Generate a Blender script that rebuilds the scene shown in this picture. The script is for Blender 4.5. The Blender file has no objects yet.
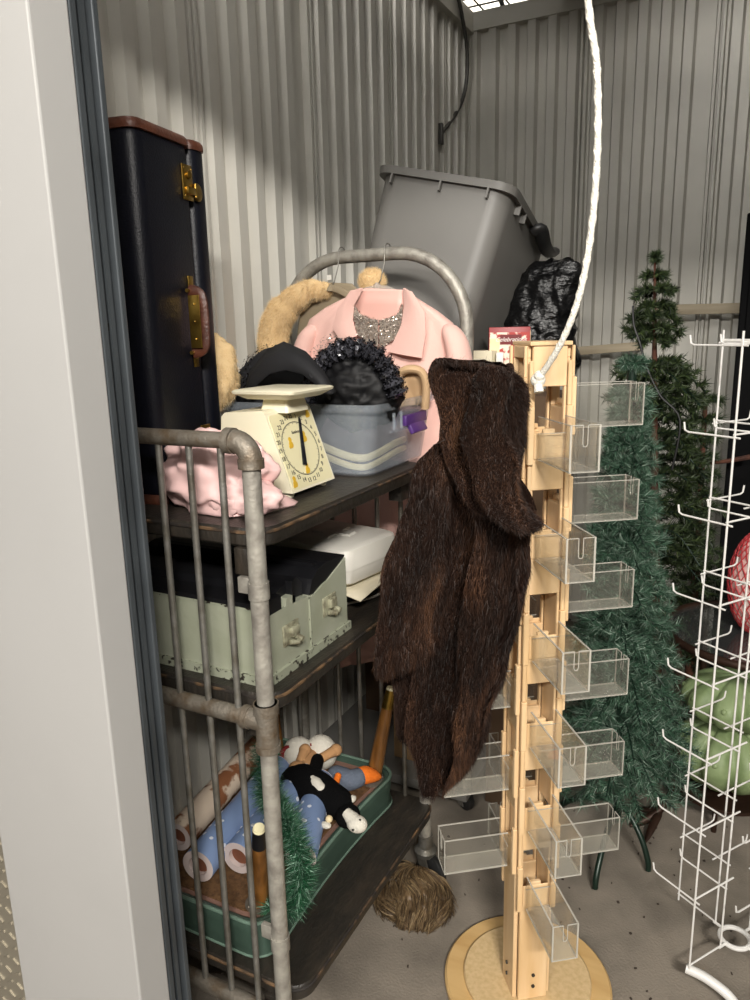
import bpy, bmesh, math, random
import numpy as np
from mathutils import Vector, Matrix, Euler

random.seed(7); RNG = np.random.default_rng(7)
S = bpy.context.scene
COL = S.collection
# ------------------------------------------------------------------ camera
FPX = 745.0; PPX, PPY = 375.0, 500.0; CAMH = 1.55
CC = np.array([0.0, 0.0, CAMH])
def _n(v): return v / np.linalg.norm(v)
_down = _n(np.array([(452 - PPX) / FPX, (3742 - PPY) / FPX, 1.0]))
_y = np.array([(765 - PPX) / FPX, (331 - PPY) / FPX, 1.0]); _y = _n(_y - _down * (_y @ _down))
RW = np.stack([np.cross(_y, -_down), _y, -_down])        # rows: world axes seen by the camera (x right, y down, z forward)
cam_d = bpy.data.cameras.new('camera'); cam = bpy.data.objects.new('camera', cam_d); COL.objects.link(cam)
cam_d.sensor_fit = 'VERTICAL'; cam_d.sensor_height = 24.0; cam_d.lens = FPX / 1000 * 24.0
cam_d.clip_start = 0.02
m = Matrix.Identity(4)
for r in range(3):
    m[r][0] = RW[r][0]; m[r][1] = -RW[r][1]; m[r][2] = -RW[r][2]; m[r][3] = CC[r]
cam.matrix_world = m
S.camera = cam
# measuring helpers: where the sight line through a measured point meets a real plane
def ray(px, py): return _n(RW @ np.array([(px - PPX) / FPX, (py - PPY) / FPX, 1.0]))
def atz(px, py, z): d = ray(px, py); return CC + d * ((z - CAMH) / d[2])
def aty(px, py, y): d = ray(px, py); return CC + d * (y / d[1])
def atx(px, py, x): d = ray(px, py); return CC + d * (x / d[0])
# ------------------------------------------------------------------ world, exposure, lights
S.view_settings.view_transform = 'Standard'; S.view_settings.look = 'None'
S.view_settings.exposure = 0.16; S.view_settings.gamma = 1.0; S.view_settings.use_curve_mapping = False
w = bpy.data.worlds.new('world'); S.world = w; w.use_nodes = True
w.node_tree.nodes['Background'].inputs[0].default_value = (1.0, 0.95, 0.88, 1)
w.node_tree.nodes['Background'].inputs[1].default_value = 0.11
def area(name, loc, target, sx, sy, power, col=(1, 0.96, 0.905)):
    d = bpy.data.lights.new(name, 'AREA'); d.shape = 'RECTANGLE'; d.size = sx; d.size_y = sy; d.energy = power; d.color = col
    o = bpy.data.objects.new(name, d); COL.objects.link(o); o.location = loc
    o.rotation_euler = (Vector(target) - Vector(loc)).to_track_quat('-Z', 'Y').to_euler()
    return o
S.cycles.transparent_max_bounces = 64; S.cycles.max_bounces = 10
area('corridor_lamp', (1.55, -2.1, 3.42), (-0.5, 2.2, 0.9), 1.0, 0.25, 235, (1, 0.955, 0.89))
area('corridor_fill', (0.1, -3.3, 3.40), (-0.35, 1.8, 0.9), 1.5, 0.3, 120, (1, 0.955, 0.89))  # unseen weak fill, added farther back than the main corridor light
area('overhead_fill', (-0.35, 0.95, 3.5), (0.15, 3.83, 1.5), 1.6, 0.9, 60, (1, 0.975, 0.93))  # unseen fill added above the unit to brighten the back wall

# ------------------------------------------------------------------ materials
def lin(c):
    if isinstance(c, str):
        c = [int(c[i:i + 2], 16) / 255 for i in (0, 2, 4)]
    return tuple(x / 12.92 if x <= 0.04045 else ((x + 0.055) / 1.055) ** 2.4 for x in c)
MATS = {}
def mat(name, col, rough=0.5, metal=0.0, var=0.0, vscale=8.0, col2=None, bump=0.0, bscale=60.0, spec=0.5, island=None, coat=0.0, sheen=0.0, stretch=None, emit=0.0, lo=0.4, hi=0.65):
    if name in MATS: return MATS[name]
    M = bpy.data.materials.new(name); M.use_nodes = True; nt = M.node_tree; N = nt.nodes; L = nt.links
    b = N['Principled BSDF']; c = lin(col)
    b.inputs['Base Color'].default_value = (*c, 1); b.inputs['Roughness'].default_value = rough; b.inputs['Metallic'].default_value = metal
    b.inputs['Specular IOR Level'].default_value = spec
    b.inputs['Coat Weight'].default_value = coat
    b.inputs['Sheen Weight'].default_value = sheen
    if emit:
        b.inputs['Emission Color'].default_value = (*c, 1); b.inputs['Emission Strength'].default_value = emit
    tc = N.new('ShaderNodeTexCoord'); vec = tc.outputs['Object']
    if stretch:
        mp = N.new('ShaderNodeMapping'); mp.inputs['Scale'].default_value = stretch; L.new(vec, mp.inputs[0]); vec = mp.outputs[0]
    if col2 is not None or var:
        nz = N.new('ShaderNodeTexNoise'); nz.inputs['Scale'].default_value = vscale; nz.inputs['Detail'].default_value = 6
        L.new(vec, nz.inputs['Vector'])
        rp = N.new('ShaderNodeValToRGB'); rp.color_ramp.elements[0].position = lo; rp.color_ramp.elements[1].position = hi
        c2 = lin(col2) if col2 is not None else tuple(max(0, x * (1 - var)) for x in c)
        rp.color_ramp.elements[0].color = (*c, 1); rp.color_ramp.elements[1].color = (*c2, 1)
        L.new(nz.outputs['Fac'], rp.inputs[0]); L.new(rp.outputs[0], b.inputs['Base Color'])
    if island is not None:
        g = N.new('ShaderNodeNewGeometry'); rp = N.new('ShaderNodeValToRGB')
        els = rp.color_ramp.elements
        while len(els) < len(island): els.new(0.5)
        for i, cc in enumerate(island):
            els[i].position = i / max(1, len(island) - 1); els[i].color = (*lin(cc), 1)
        L.new(g.outputs['Random Per Island'], rp.inputs[0]); L.new(rp.outputs[0], b.inputs['Base Color'])
    if bump:
        nb = N.new('ShaderNodeTexNoise'); nb.inputs['Scale'].default_value = bscale; nb.inputs['Detail'].default_value = 5
        L.new(vec, nb.inputs['Vector'])
        bp = N.new('ShaderNodeBump'); bp.inputs['Strength'].default_value = bump; bp.inputs['Distance'].default_value = 0.01
        L.new(nb.outputs['Fac'], bp.inputs['Height']); L.new(bp.outputs[0], b.inputs['Normal'])
    MATS[name] = M
    return M
def clear(name, tint=(0.97, 0.97, 0.96), body='ffffff', dens=0.05, rough=0.05):
    """thin clear plastic: see-through, with a Fresnel gloss and a little milkiness"""
    M = bpy.data.materials.new(name); M.use_nodes = True; nt = M.node_tree; N = nt.nodes; L = nt.links
    N.remove(N['Principled BSDF']); out = N['Material Output']
    t = N.new('ShaderNodeBsdfTransparent'); t.inputs[0].default_value = (*tint, 1)
    d = N.new('ShaderNodeBsdfDiffuse'); d.inputs[0].default_value = (*lin(body), 1)
    g = N.new('ShaderNodeBsdfGlossy'); g.inputs['Roughness'].default_value = rough
    f = N.new('ShaderNodeFresnel'); gm = N.new('ShaderNodeNewGeometry'); mr = N.new('ShaderNodeMapRange')
    mr.inputs['To Min'].default_value = 1.45; mr.inputs['To Max'].default_value = 1 / 1.45; L.new(gm.outputs['Backfacing'], mr.inputs['Value']); L.new(mr.outputs[0], f.inputs[0])
    m1 = N.new('ShaderNodeMixShader'); m1.inputs[0].default_value = dens; L.new(t.outputs[0], m1.inputs[1]); L.new(d.outputs[0], m1.inputs[2])
    m2 = N.new('ShaderNodeMixShader'); L.new(f.outputs[0], m2.inputs[0]); L.new(m1.outputs[0], m2.inputs[1]); L.new(g.outputs[0], m2.inputs[2])
    L.new(m2.outputs[0], out.inputs[0]); MATS[name] = M
    return M

# ------------------------------------------------------------------ mesh builder
V3 = lambda p: np.array(p, float)
class MB:
    def __init__(s): s.v = []; s.f = []; s.mi = []
    def add(s, vs, fs, mi=0):
        o = len(s.v); s.v += [tuple(map(float, p)) for p in vs]
        s.f += [tuple(i + o for i in f) for f in fs]; s.mi += [mi] * len(fs); return s
    def box(s, c, size, rot=None, bev=0.0, mi=0, seg=2):
        bm = bmesh.new(); bmesh.ops.create_cube(bm, size=1.0)
        bmesh.ops.scale(bm, vec=size, verts=bm.verts)
        if bev: bmesh.ops.bevel(bm, geom=list(bm.edges), offset=bev, segments=seg, affect='EDGES', profile=0.5)
        return s._bm(bm, c, rot, mi)
    def _bm(s, bm, c=(0, 0, 0), rot=None, mi=0):
        R = rot if rot is not None else Matrix.Identity(3)
        bm.verts.ensure_lookup_table(); bm.verts.index_update()
        vs = [R @ v.co + Vector(c) for v in bm.verts]; fs = [[v.index for v in f.verts] for f in bm.faces]
        bm.free(); return s.add(vs, fs, mi)
    def frustum(s, pts_bot, pts_top, mi=0):
        n = len(pts_bot); vs = list(pts_bot) + list(pts_top)
        fs = [tuple(range(n - 1, -1, -1)), tuple(range(n, 2 * n))] + [(i, (i + 1) % n, n + (i + 1) % n, n + i) for i in range(n)]
        return s.add(vs, fs, mi)
    def prism(s, poly, a, b, frame, mi=0):
        """poly in (u,w) extruded along third axis from a to b; frame = (origin, U, W, D)"""
        o, U, W, D = [V3(x) for x in frame]
        return s.frustum([o + U * u + W * w_ + D * a for u, w_ in poly], [o + U * u + W * w_ + D * b for u, w_ in poly], mi)
    def cyl(s, p0, p1, r0, r1=None, n=14, mi=0): return s.tube([p0, p1], [r0, r0 if r1 is None else r1], n, mi=mi)
    def tube(s, pts, r, n=8, closed=False, mi=0, cap=True, flat=1.0, up=None):
        P = [V3(p) for p in pts]; k = len(P); r = [r] * k if np.isscalar(r) else list(r)
        T = []
        for i in range(k):
            a = P[(i - 1) % k] if (closed or i > 0) else P[i]; b = P[(i + 1) % k] if (closed or i < k - 1) else P[i]
            d = b - a; T.append(d / (np.linalg.norm(d) + 1e-12))
        u = V3(up) if up is not None else (V3([0, 0, 1]) if abs(T[0][2]) < 0.9 else V3([1, 0, 0]))
        u = u - T[0] * (u @ T[0]); u /= np.linalg.norm(u); rings = []
        for i in range(k):
            u = u - T[i] * (u @ T[i]); u /= (np.linalg.norm(u) + 1e-12); w_ = np.cross(T[i], u)
            rings.append([P[i] + (u * math.cos(2 * math.pi * j / n) * flat + w_ * math.sin(2 * math.pi * j / n)) * r[i] for j in range(n)])
        return s.loft(rings, closed, cap and not closed, mi)
    def loft(s, rings, closed=False, cap=True, mi=0):
        n = len(rings[0]); k = len(rings); vs = [p for r in rings for p in r]; fs = []
        for i in range(k if closed else k - 1):
            a = i * n; b = ((i + 1) % k) * n
            for j in range(n): fs.append((a + j, a + (j + 1) % n, b + (j + 1) % n, b + j))
        if cap: fs.append(tuple(range(n - 1, -1, -1))); fs.append(tuple((k - 1) * n + j for j in range(n)))
        return s.add(vs, fs, mi)
    def lathe(s, prof, c, n=24, axis=(0, 0, 1), mi=0, cap=True):
        A = V3(axis) / np.linalg.norm(axis); u = np.cross(A, [1, 0, 0]) if abs(A[0]) < 0.9 else np.cross(A, [0, 1, 0]); u /= np.linalg.norm(u); w_ = np.cross(A, u)
        rings = [[V3(c) + A * z + (u * math.cos(2 * math.pi * j / n) + w_ * math.sin(2 * math.pi * j / n)) * max(r, 1e-4) for j in range(n)] for r, z in prof]
        return s.loft(rings, False, cap, mi)
    def ball(s, c, r, rot=None, n=18, k=12, mi=0, fn=None):
        r = (r, r, r) if np.isscalar(r) else r; R = np.array(rot) if rot is not None else np.eye(3); rings = []
        for i in range(k + 1):
            t = math.pi * (0.001 + 0.998 * i / k); ring = []
            for j in range(n):
                p = 2 * math.pi * j / n; d = V3([math.sin(t) * math.cos(p), math.sin(t) * math.sin(p), -math.cos(t)])
                q = V3([d[0] * r[0], d[1] * r[1], d[2] * r[2]])
                if fn: q = q * fn(t, p)
                ring.append(V3(c) + R @ q)
            rings.append(ring)
        return s.loft(rings, False, True, mi)
    def sheet(s, G, th=0.004, mi=0):
        """a grid of points given a real thickness"""
        G = np.array(G, float); a, b = G.shape[:2]
        du = np.gradient(G, axis=0); dv = np.gradient(G, axis=1); N = np.cross(du, dv); N /= (np.linalg.norm(N, axis=2, keepdims=True) + 1e-12)
        A = (G + N * th / 2).reshape(-1, 3); B = (G - N * th / 2).reshape(-1, 3); n = a * b; fs = []
        for i in range(a - 1):
            for j in range(b - 1):
                q = (i * b + j, (i + 1) * b + j, (i + 1) * b + j + 1, i * b + j + 1); fs.append(q); fs.append(tuple(x + n for x in q[::-1]))
        for i in range(a - 1):
            for j, fl in ((0, 1), (b - 1, 0)):
                q = (i * b + j, (i + 1) * b + j, (i + 1) * b + j + n, i * b + j + n); fs.append(q[::-1] if fl else q)
        for j in range(b - 1):
            for i, fl in ((0, 0), (a - 1, 1)):
                q = (i * b + j, i * b + j + 1, i * b + j + 1 + n, i * b + j + n); fs.append(q[::-1] if fl else q)
        return s.add(np.concatenate([A, B]), fs, mi)
    def blades(s, base, d, length, width, mi=0):
        base = np.asarray(base, float); d = np.asarray(d, float); d = d / np.linalg.norm(d, axis=1, keepdims=True)
        n = len(base); rnd = RNG.normal(size=(n, 3)); side = np.cross(d, rnd); side /= np.linalg.norm(side, axis=1, keepdims=True) + 1e-9
        length = np.broadcast_to(length, n)[:, None]; width = np.broadcast_to(width, n)[:, None]
        vs = np.stack([base + side * width / 2, base - side * width / 2, base + d * length], 1).reshape(-1, 3)
        return s.add(vs, [(3 * i, 3 * i + 1, 3 * i + 2) for i in range(n)], mi)
    def surface_samples(s, n):
        V = np.array(s.v); tri = []
        for f in s.f:
            for k in range(1, len(f) - 1): tri.append((f[0], f[k], f[k + 1]))
        tri = np.array(tri); a, b, c = V[tri[:, 0]], V[tri[:, 1]], V[tri[:, 2]]; N = np.cross(b - a, c - a); ar = np.linalg.norm(N, axis=1)
        i = RNG.choice(len(tri), n, p=ar / ar.sum()); u = RNG.random((n, 2)); fl = u.sum(1) > 1; u[fl] = 1 - u[fl]
        p = a[i] + (b - a)[i] * u[:, :1] + (c - a)[i] * u[:, 1:]
        return p, N[i] / (ar[i][:, None] + 1e-12)
    def build(s, name, m, parent=None, smooth=True, angle=0.7, keep=False):
        me = bpy.data.meshes.new(name); o = bpy.data.objects.new(name, me); COL.objects.link(o)
        vs = np.array(s.v, float)
        if parent is not None:
            off = wloc(parent); vs = vs - off; o.parent = parent
        me.from_pydata(vs.tolist(), [], s.f)
        for mm in (m if isinstance(m, (list, tuple)) else [m]): me.materials.append(MATS[mm] if isinstance(mm, str) else mm)
        me.polygons.foreach_set('material_index', s.mi)
        if smooth:
            me.polygons.foreach_set('use_smooth', [True] * len(s.f)); me.set_sharp_from_angle(angle=angle)
        me.update()
        return o
def wloc(o):
    p = np.zeros(3)
    while o is not None: p += np.array(o.location); o = o.parent
    return p
def tag(o, label, cat, group=None, kind=None):
    o['label'] = label; o['category'] = cat
    if group: o['group'] = group
    if kind: o['kind'] = kind
    return o
def thing(name, label, cat, loc, group=None):
    o = bpy.data.objects.new(name, None); COL.objects.link(o); o.location = [float(x) for x in loc]; o.empty_display_size = 0.05
    return tag(o, label, cat, group)
def struct(o): o['kind'] = 'structure'; return o
def text(name, body, size, m, origin, U, W, parent, extrude=0.0004, shear=0.0, align='CENTER'):
    c = bpy.data.curves.new(name or 'lettering', 'FONT'); c.body = body; c.size = size; c.extrude = extrude; c.shear = shear; c.align_x = align; c.align_y = 'CENTER'
    t = bpy.data.objects.new(name or 'lettering', c); COL.objects.link(t)
    me = bpy.data.meshes.new_from_object(t.evaluated_get(bpy.context.evaluated_depsgraph_get()))
    bpy.data.objects.remove(t); bpy.data.curves.remove(c)
    U = V3(U) / np.linalg.norm(U); W = V3(W) / np.linalg.norm(W); N = np.cross(U, W)
    vs = [V3(origin) + U * v.co.x + W * v.co.y + N * v.co.z for v in me.vertices]
    b = MB(); b.add(vs, [tuple(p.vertices) for p in me.polygons]); bpy.data.meshes.remove(me)
    return b if name is None else b.build(name, m, parent, smooth=False)
def arc(c, U, W, r, a0, a1, n=10):
    return [V3(c) + (V3(U) * math.cos(a0 + (a1 - a0) * i / n) + V3(W) * math.sin(a0 + (a1 - a0) * i / n)) * r for i in range(n + 1)]
def smoothpath(P, k=6):
    P = [V3(p) for p in P]; out = []
    for i in range(len(P) - 1):
        p0 = P[max(i - 1, 0)]; p1 = P[i]; p2 = P[i + 1]; p3 = P[min(i + 2, len(P) - 1)]
        for j in range(k):
            t = j / k; out.append(0.5 * ((2 * p1) + (p2 - p0) * t + (2 * p0 - 5 * p1 + 4 * p2 - p3) * t * t + (3 * p1 - p0 - 3 * p2 + p3) * t ** 3))
    out.append(P[-1]); return out
def rrect(w, d, r, n=5):
    out = []
    for cx, cy, a in ((w / 2 - r, d / 2 - r, 0), (-w / 2 + r, d / 2 - r, 90), (-w / 2 + r, -d / 2 + r, 180), (w / 2 - r, -d / 2 + r, 270)):
        for i in range(n + 1):
            t = math.radians(a + 90 * i / n); out.append((cx + r * math.cos(t), cy + r * math.sin(t)))
    return out
def ringpts(poly, c, z): return [V3([c[0] + x, c[1] + y, z]) for x, y in poly]
RZ = lambda a: Matrix.Rotation(a, 3, 'Z')

mat('wall_metal', 'c8c5bc', 0.45, 0.12, var=0.12, vscale=3)
mat('white_steel', 'a9a8a6', 0.4, 0.0, var=0.05, vscale=2)
mat('track_steel', '484d51', 0.45, 0.3, var=0.3, vscale=6)
mat('dark_steel', '4a4a48', 0.5, 0.5)
mat('diamond', 'a8a294', 0.4, 0.7)
mat('concrete', '857c70', 0.85, 0, var=0.35, vscale=5, bump=0.25, bscale=160)
mat('glow_white', 'fff6e6', 0.5, emit=2.2)
mat('galv', '8e8c86', 0.45, 0.65, col2='6f6a60', vscale=22, bump=0.15, bscale=120)
mat('rusty_galv', '847d72', 0.55, 0.55, col2='6a5b49', vscale=30, bump=0.25, bscale=140)
mat('pale_galv', 'a9a59b', 0.5, 0.4, col2='87827a', vscale=30, bump=0.2, bscale=120)
mat('black_wood', '26231f', 0.45, 0, col2='383129', vscale=14, bump=0.25, bscale=50, stretch=(3, 1, 1), hi=0.8)
mat('worn_edge', '6b5238', 0.7, 0, col2='241f1b', vscale=16, lo=0.38, hi=0.52)
mat('black_leather', '0c0e18', 0.42, 0, spec=0.3, bump=0.12, bscale=260, var=0.2, vscale=20)
mat('brown_leather', '5c3424', 0.45, 0, col2='402116', vscale=25, bump=0.2, bscale=120)
mat('brass', 'a98a42', 0.3, 0.95, col2='7c622c', vscale=30)
mat('pink_satin', 'ecc6c2', 0.5, 0)
mat('pink_wool', 'e3b8ad', 0.85, 0, sheen=0.1, bump=0.1, bscale=180)
mat('pink_lining', 'e0aea2', 0.45)
mat('cream_enamel', 'eae3c8', 0.35, 0)
mat('dial_cream', 'e4dcb4', 0.4, 0)
mat('ink', '2b2823', 0.6)
mat('yellow_print', 'd6ad2f', 0.6)
mat('pointer_black', '22242a', 0.25, 0.3)
mat('tub_clear', 'ffffff'); bpy.data.materials.remove(MATS.pop('tub_clear'))
clear('tub_clear', (0.90, 0.93, 0.95), 'd3dbe4', 0.15, 0.2)
clear('acrylic', (0.985, 0.985, 0.975), 'e8e4da', 0.02, 0.03)
clear('acrylic_floor', (0.93, 0.93, 0.91), 'd8d4ca', 0.20, 0.05)
clear('acrylic_edge', (0.7, 0.7, 0.68), 'e9e5da', 0.42, 0.1)
clear('glass', (0.9, 0.93, 0.92), 'ffffff', 0.02, 0.01)
clear('hanger_clear', (0.8, 0.78, 0.75), 'e8ddd2', 0.35, 0.1)
mat('purple', '4a2a6c', 0.4)
mat('black_satin', '0c0c0e', 0.6, 0, spec=0.3, bump=0.15, bscale=40)
mat('black_felt', '18181b', 0.75, 0)
mat('sequin_black', '15151a', 0.22, 0.4, island=['0b0b0d', '17171b', '0d0d10', '5a5a62', '121216'])
mat('sequin_silver', 'b0a294', 0.25, 0.6, island=['94857a', 'c8b8a8', 'f0e6da', 'a39288', 'd9ccc0'])
mat('beige_cream', 'e6d2a8', 0.6)
mat('tan_plastic', 'c2a27d', 0.45)
mat('tan_cloth', '8c7f68', 0.85)
mat('blonde_fur', 'b8976a', 0.8, spec=0.2, island=['cfae78', 'ecd2a4', 'dfc08e', 'f3e0ba'])
mat('brown_fur', '2c1a12', 0.40, spec=0.25, island=['150d0a', '2c1b15', '1f130e', '3d261a', '261812', '4c3324'])
def fur_mat(name, cols):
    M = mat(name, cols[0], 0.52, spec=0.22, island=cols); nt = M.node_tree; N = nt.nodes; L = nt.links
    rp = [n for n in N if n.type == 'VALTORGB'][0]; g = [n for n in N if n.type == 'NEW_GEOMETRY'][0]; tc = [n for n in N if n.type == 'TEX_COORD'][0]
    mp = N.new('ShaderNodeMapping'); mp.inputs['Scale'].default_value = (1, 1, .35); L.new(tc.outputs['Object'], mp.inputs[0])
    nz = N.new('ShaderNodeTexNoise'); nz.inputs['Scale'].default_value = 13; nz.inputs['Detail'].default_value = 3; L.new(mp.outputs[0], nz.inputs['Vector'])
    a = N.new('ShaderNodeMapRange'); a.inputs['From Min'].default_value = .32; a.inputs['From Max'].default_value = .72; L.new(nz.outputs['Fac'], a.inputs['Value'])
    mx = N.new('ShaderNodeMix'); mx.inputs['Factor'].default_value = .35; L.new(a.outputs[0], mx.inputs['A']); L.new(g.outputs['Random Per Island'], mx.inputs['B']); L.new(mx.outputs['Result'], rp.inputs[0])
MATS.pop('brown_fur'); fur_mat('brown_fur', ['0f0b0a', '1e1511', '30211a', '4e3526', '7c583c'])
mat('fur_hide', '1a100c', 0.95, spec=0.05)
mat('blonde_hide', 'e0c496', 0.95, spec=0.05)
mat('tote_gray', '6f6d69', 0.5, 0, var=0.08, vscale=4)
mat('tote_dark', '232323', 0.45)
mat('bag_black', '0a0a0b', 0.28, 0, bump=0.8, bscale=38, stretch=(1, 1, 2.2))
mat('sage_paint', 'a0a392', 0.5, 0.0, col2='949884', vscale=9, bump=0.08)
mat('sage_worn', '979b88', 0.55, 0.0, col2='2c2620', vscale=85, lo=0.56, hi=0.62)
mat('latch_paint', 'a5a48c', 0.45, 0.2, col2='6f6a58', vscale=60)
mat('black_tin', '17171a', 0.42, 0.1, var=0.3, vscale=9)
mat('white_plastic', 'd8d5cc', 0.4)
mat('cream_card', 'd2c9b0', 0.8)
mat('carton', '8f7350', 0.85, 0, var=0.15, vscale=5)
mat('dark_carton', '4e3b29', 0.9, 0, var=0.15, vscale=5)
mat('yellow', 'd8c21f', 0.5)
mat('green_vinyl', '41554a', 0.4, 0, var=0.15, vscale=8)
mat('green_piping', '687f71', 0.4)
mat('cork', '6e4f30', 0.85, 0, col2='553b22', vscale=90, bump=0.3, bscale=200)
mat('cork_border', '8b6a5c', 0.8, 0, var=0.2, vscale=20)
mat('leg_wood', '8a5c2a', 0.35, 0, col2='5f3c18', vscale=8, stretch=(6, 6, 1), coat=0.4)
mat('wrap_blue', '7d93ba', 0.5)
mat('wrap_brown', '8a5a3c', 0.5, 0, col2='e0cdb8', vscale=14, lo=0.45, hi=0.5)
mat('paper_pale', 'd9c9c4', 0.7)
mat('card_core', '7a4a34', 0.8)
mat('snow_print', 'e8ecf4', 0.6)
mat('garland', '1d4a30', 0.5, island=['0f2e1d', '1c4a30', '2d6a46', '174028', '9fc7ae'])
mat('pine_blue', '2a4d3d', 0.6, island=['1c3226', '31513d', '466a54', '263f2f', '9ab09f'])
mat('pine_olive', '2c3a1c', 0.6, island=['141c10', '26331b', '33431f', '1c2914', '435227'])
mat('bark', '5a3526', 0.9, 0, col2='3c231a', vscale=20, bump=0.6, bscale=40, stretch=(1, 1, 0.3))
mat('tree_green_metal', '16281f', 0.35, 0.2)
mat('plush_black', '0a0a0b', 0.95, 0, spec=0.1, bump=0.3, bscale=200)
mat('plush_white', 'd6d1c4', 0.95, 0, bump=0.3, bscale=200)
mat('plush_tan', 'b68a5e', 0.95, 0, bump=0.3, bscale=200)
mat('plush_gray', '5f6877', 0.95, 0, bump=0.3, bscale=200)
mat('plush_orange', 'e8741a', 0.9, 0, bump=0.3, bscale=200)
mat('plush_red', '7a1b1e', 0.9)
mat('wig', '6e5638', 0.45, island=['2c2117', '4a3b2a', '6b563c', '3a2d20', '8d7858', '574630'])
mat('maple', 'dfc096', 0.45, 0, col2='d2ae7e', vscale=5, stretch=(7, 7, 0.7), hi=0.7)
mat('maple_base', 'ccaa74', 0.5, 0, col2='bd9862', vscale=4, stretch=(1, 6, 1))
mat('particle', 'cfb488', 0.65, 0, col2='c2a678', vscale=90)
mat('rope_white', 'ece8dc', 0.8, 0, bump=0.5, bscale=300)
mat('cable_black', '131313', 0.5)
mat('cable_gray', '4a4844', 0.5, 0.4)
mat('wire_white', 'd8d6d2', 0.35)
mat('red_box', '8e1f22', 0.45)
mat('red_print', 'a8322c', 0.5, 0, col2='ecd9c6', vscale=42, lo=0.48, hi=0.53)
mat('cream_print', 'e6d3a6', 0.5)
mat('plate_red', '6d1418', 0.4)
mat('white_print', 'f0e8e0', 0.5)
mat('board_wood', 'b9ab92', 0.6, 0, col2='a3957c', vscale=3, stretch=(1, 1, 8))
mat('black_panel', '070708', 0.8, spec=0.1)
mat('iron_brown', '3d2a20', 0.5, 0.5, var=0.3, vscale=30)
mat('green_cushion', '87986c', 0.55, 0, col2='6f8256', vscale=18)
mat('red_net', 'b3353a', 0.7)
mat('candy', 'e2c8c0', 0.6, 0, col2='c48a88', vscale=45, lo=0.4, hi=0.6)
mat('dirt', '3a3028', 0.9)
from mathutils import noise as mnoise
mnoise.seed_set(7)
def nvec(v): return (mnoise.noise(v), mnoise.noise(v + Vector((31.4, 7.7, 2.9))), mnoise.noise(v + Vector((5.3, 61.1, 17.2))))
def lump(b, c, r, amp=0.15, freq=3.0, seed=0, zmin=None, rot=None, n=48, k=30, ridge=0.0, mi=0):
    """a soft folded body: an ellipsoid displaced by noise, flattened where it rests"""
    c = V3(c); r = (r, r, r) if np.isscalar(r) else r; R = np.array(rot) if rot is not None else np.eye(3); rings = []
    for i in range(k + 1):
        t = math.pi * (0.002 + 0.996 * i / k); ring = []
        for j in range(n):
            p = 2 * math.pi * j / n; d = V3([math.sin(t) * math.cos(p), math.sin(t) * math.sin(p), -math.cos(t)])
            v = Vector(d * freq) + Vector((seed * 7.1, seed * 3.3, seed * 1.7))
            f = 1 + amp * mnoise.fractal(v, 0.8, 2.1, 3)
            if ridge: f += ridge * (0.5 - abs(mnoise.noise(v * 1.9 + Vector((9, 4, 2)))) * 2)
            q = c + R @ (d * np.array(r) * f)
            if zmin is not None and q[2] < zmin: q[2] = zmin + (zmin - q[2]) * 0.02 * 0
            ring.append(q)
        rings.append(ring)
    return b.loft(rings, False, True, mi)
def planehit(px, py, p0, nrm):
    d = ray(px, py); nrm = V3(nrm); return CC + d * (((V3(p0) - CC) @ nrm) / (d @ nrm))

# ================================================================== SETTING
WX, WY, WH = -1.42, 3.83, 2.97
def corrugated(s0, s1, seams, period=0.096, depth=0.031, phase=0.0):
    pts = [(s0, 0.0)]; s = s0 + phase
    sm = sorted(seams)
    while s < s1 - 0.05:
        for a in sm:
            if abs(s + 0.03 - a) < period * 0.5:
                s = a + 0.033
                pts += [(a - 0.022, 0.0), (a - 0.017, depth * 0.8), (a - 0.006, depth * 0.8), (a - 0.0025, 0.001), (a + 0.0025, 0.001), (a + 0.006, depth * 0.8), (a + 0.017, depth * 0.8), (a + 0.022, 0.0)]
        pts += [(s, 0.0), (s + 0.010, depth), (s + 0.048, depth), (s + 0.058, 0.0)]
        s += period
    pts.append((s1, 0.0)); return pts
def corr_wall(name, origin, U, N, s0, s1, seams, h, phase=0.0):
    b = MB(); pr = corrugated(s0, s1, seams, phase=phase)
    o, U, N = V3(origin), V3(U), V3(N)
    poly = [(s, d) for s, d in pr] + [(s1, -0.02), (s0, -0.02)]
    fr = (o, U, N, (0, 0, 1))
    b.prism(poly, 0.0, h, fr)
    return struct(b.build(name, 'wall_metal', smooth=False))
wl = corr_wall('wall_left', (WX, 0, 0), (0, 1, 0), (1, 0, 0), 0.76, WY, [1.73, 2.32, 2.92, 3.5], WH, 0.02)
wb = corr_wall('wall_back', (0, WY, 0), (1, 0, 0), (0, -1, 0), WX, 1.6, [-0.84, -0.27, 0.3, 0.87], WH, 0.02)
wr = corr_wall('wall_right', (1.6, 0, 0), (0, 1, 0), (-1, 0, 0), 0.76, WY, [1.4, 2.0, 2.6, 3.2], WH)
b = MB(); b.box((0.3, 0.9, -0.05), (8.0, 6.6, 0.1)); struct(b.build('floor', 'concrete', smooth=False))
# flashing strips along the wall tops, corner trim
b = MB(); b.box((WX + 0.018, 2.3, WH + 0.0), (0.07, 3.06, 0.09)); struct(b.build('trim_1', 'wall_metal', smooth=False))
b = MB(); b.box((0.09, WY - 0.012, WH + 0.005), (3.02, 0.06, 0.08)); struct(b.build('trim_2', 'wall_metal', smooth=False))
b = MB(); b.box((WX + 0.02, WY - 0.03, WH / 2), (0.035, 0.02, WH)); struct(b.build('trim_3', 'wall_metal', smooth=False))
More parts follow.
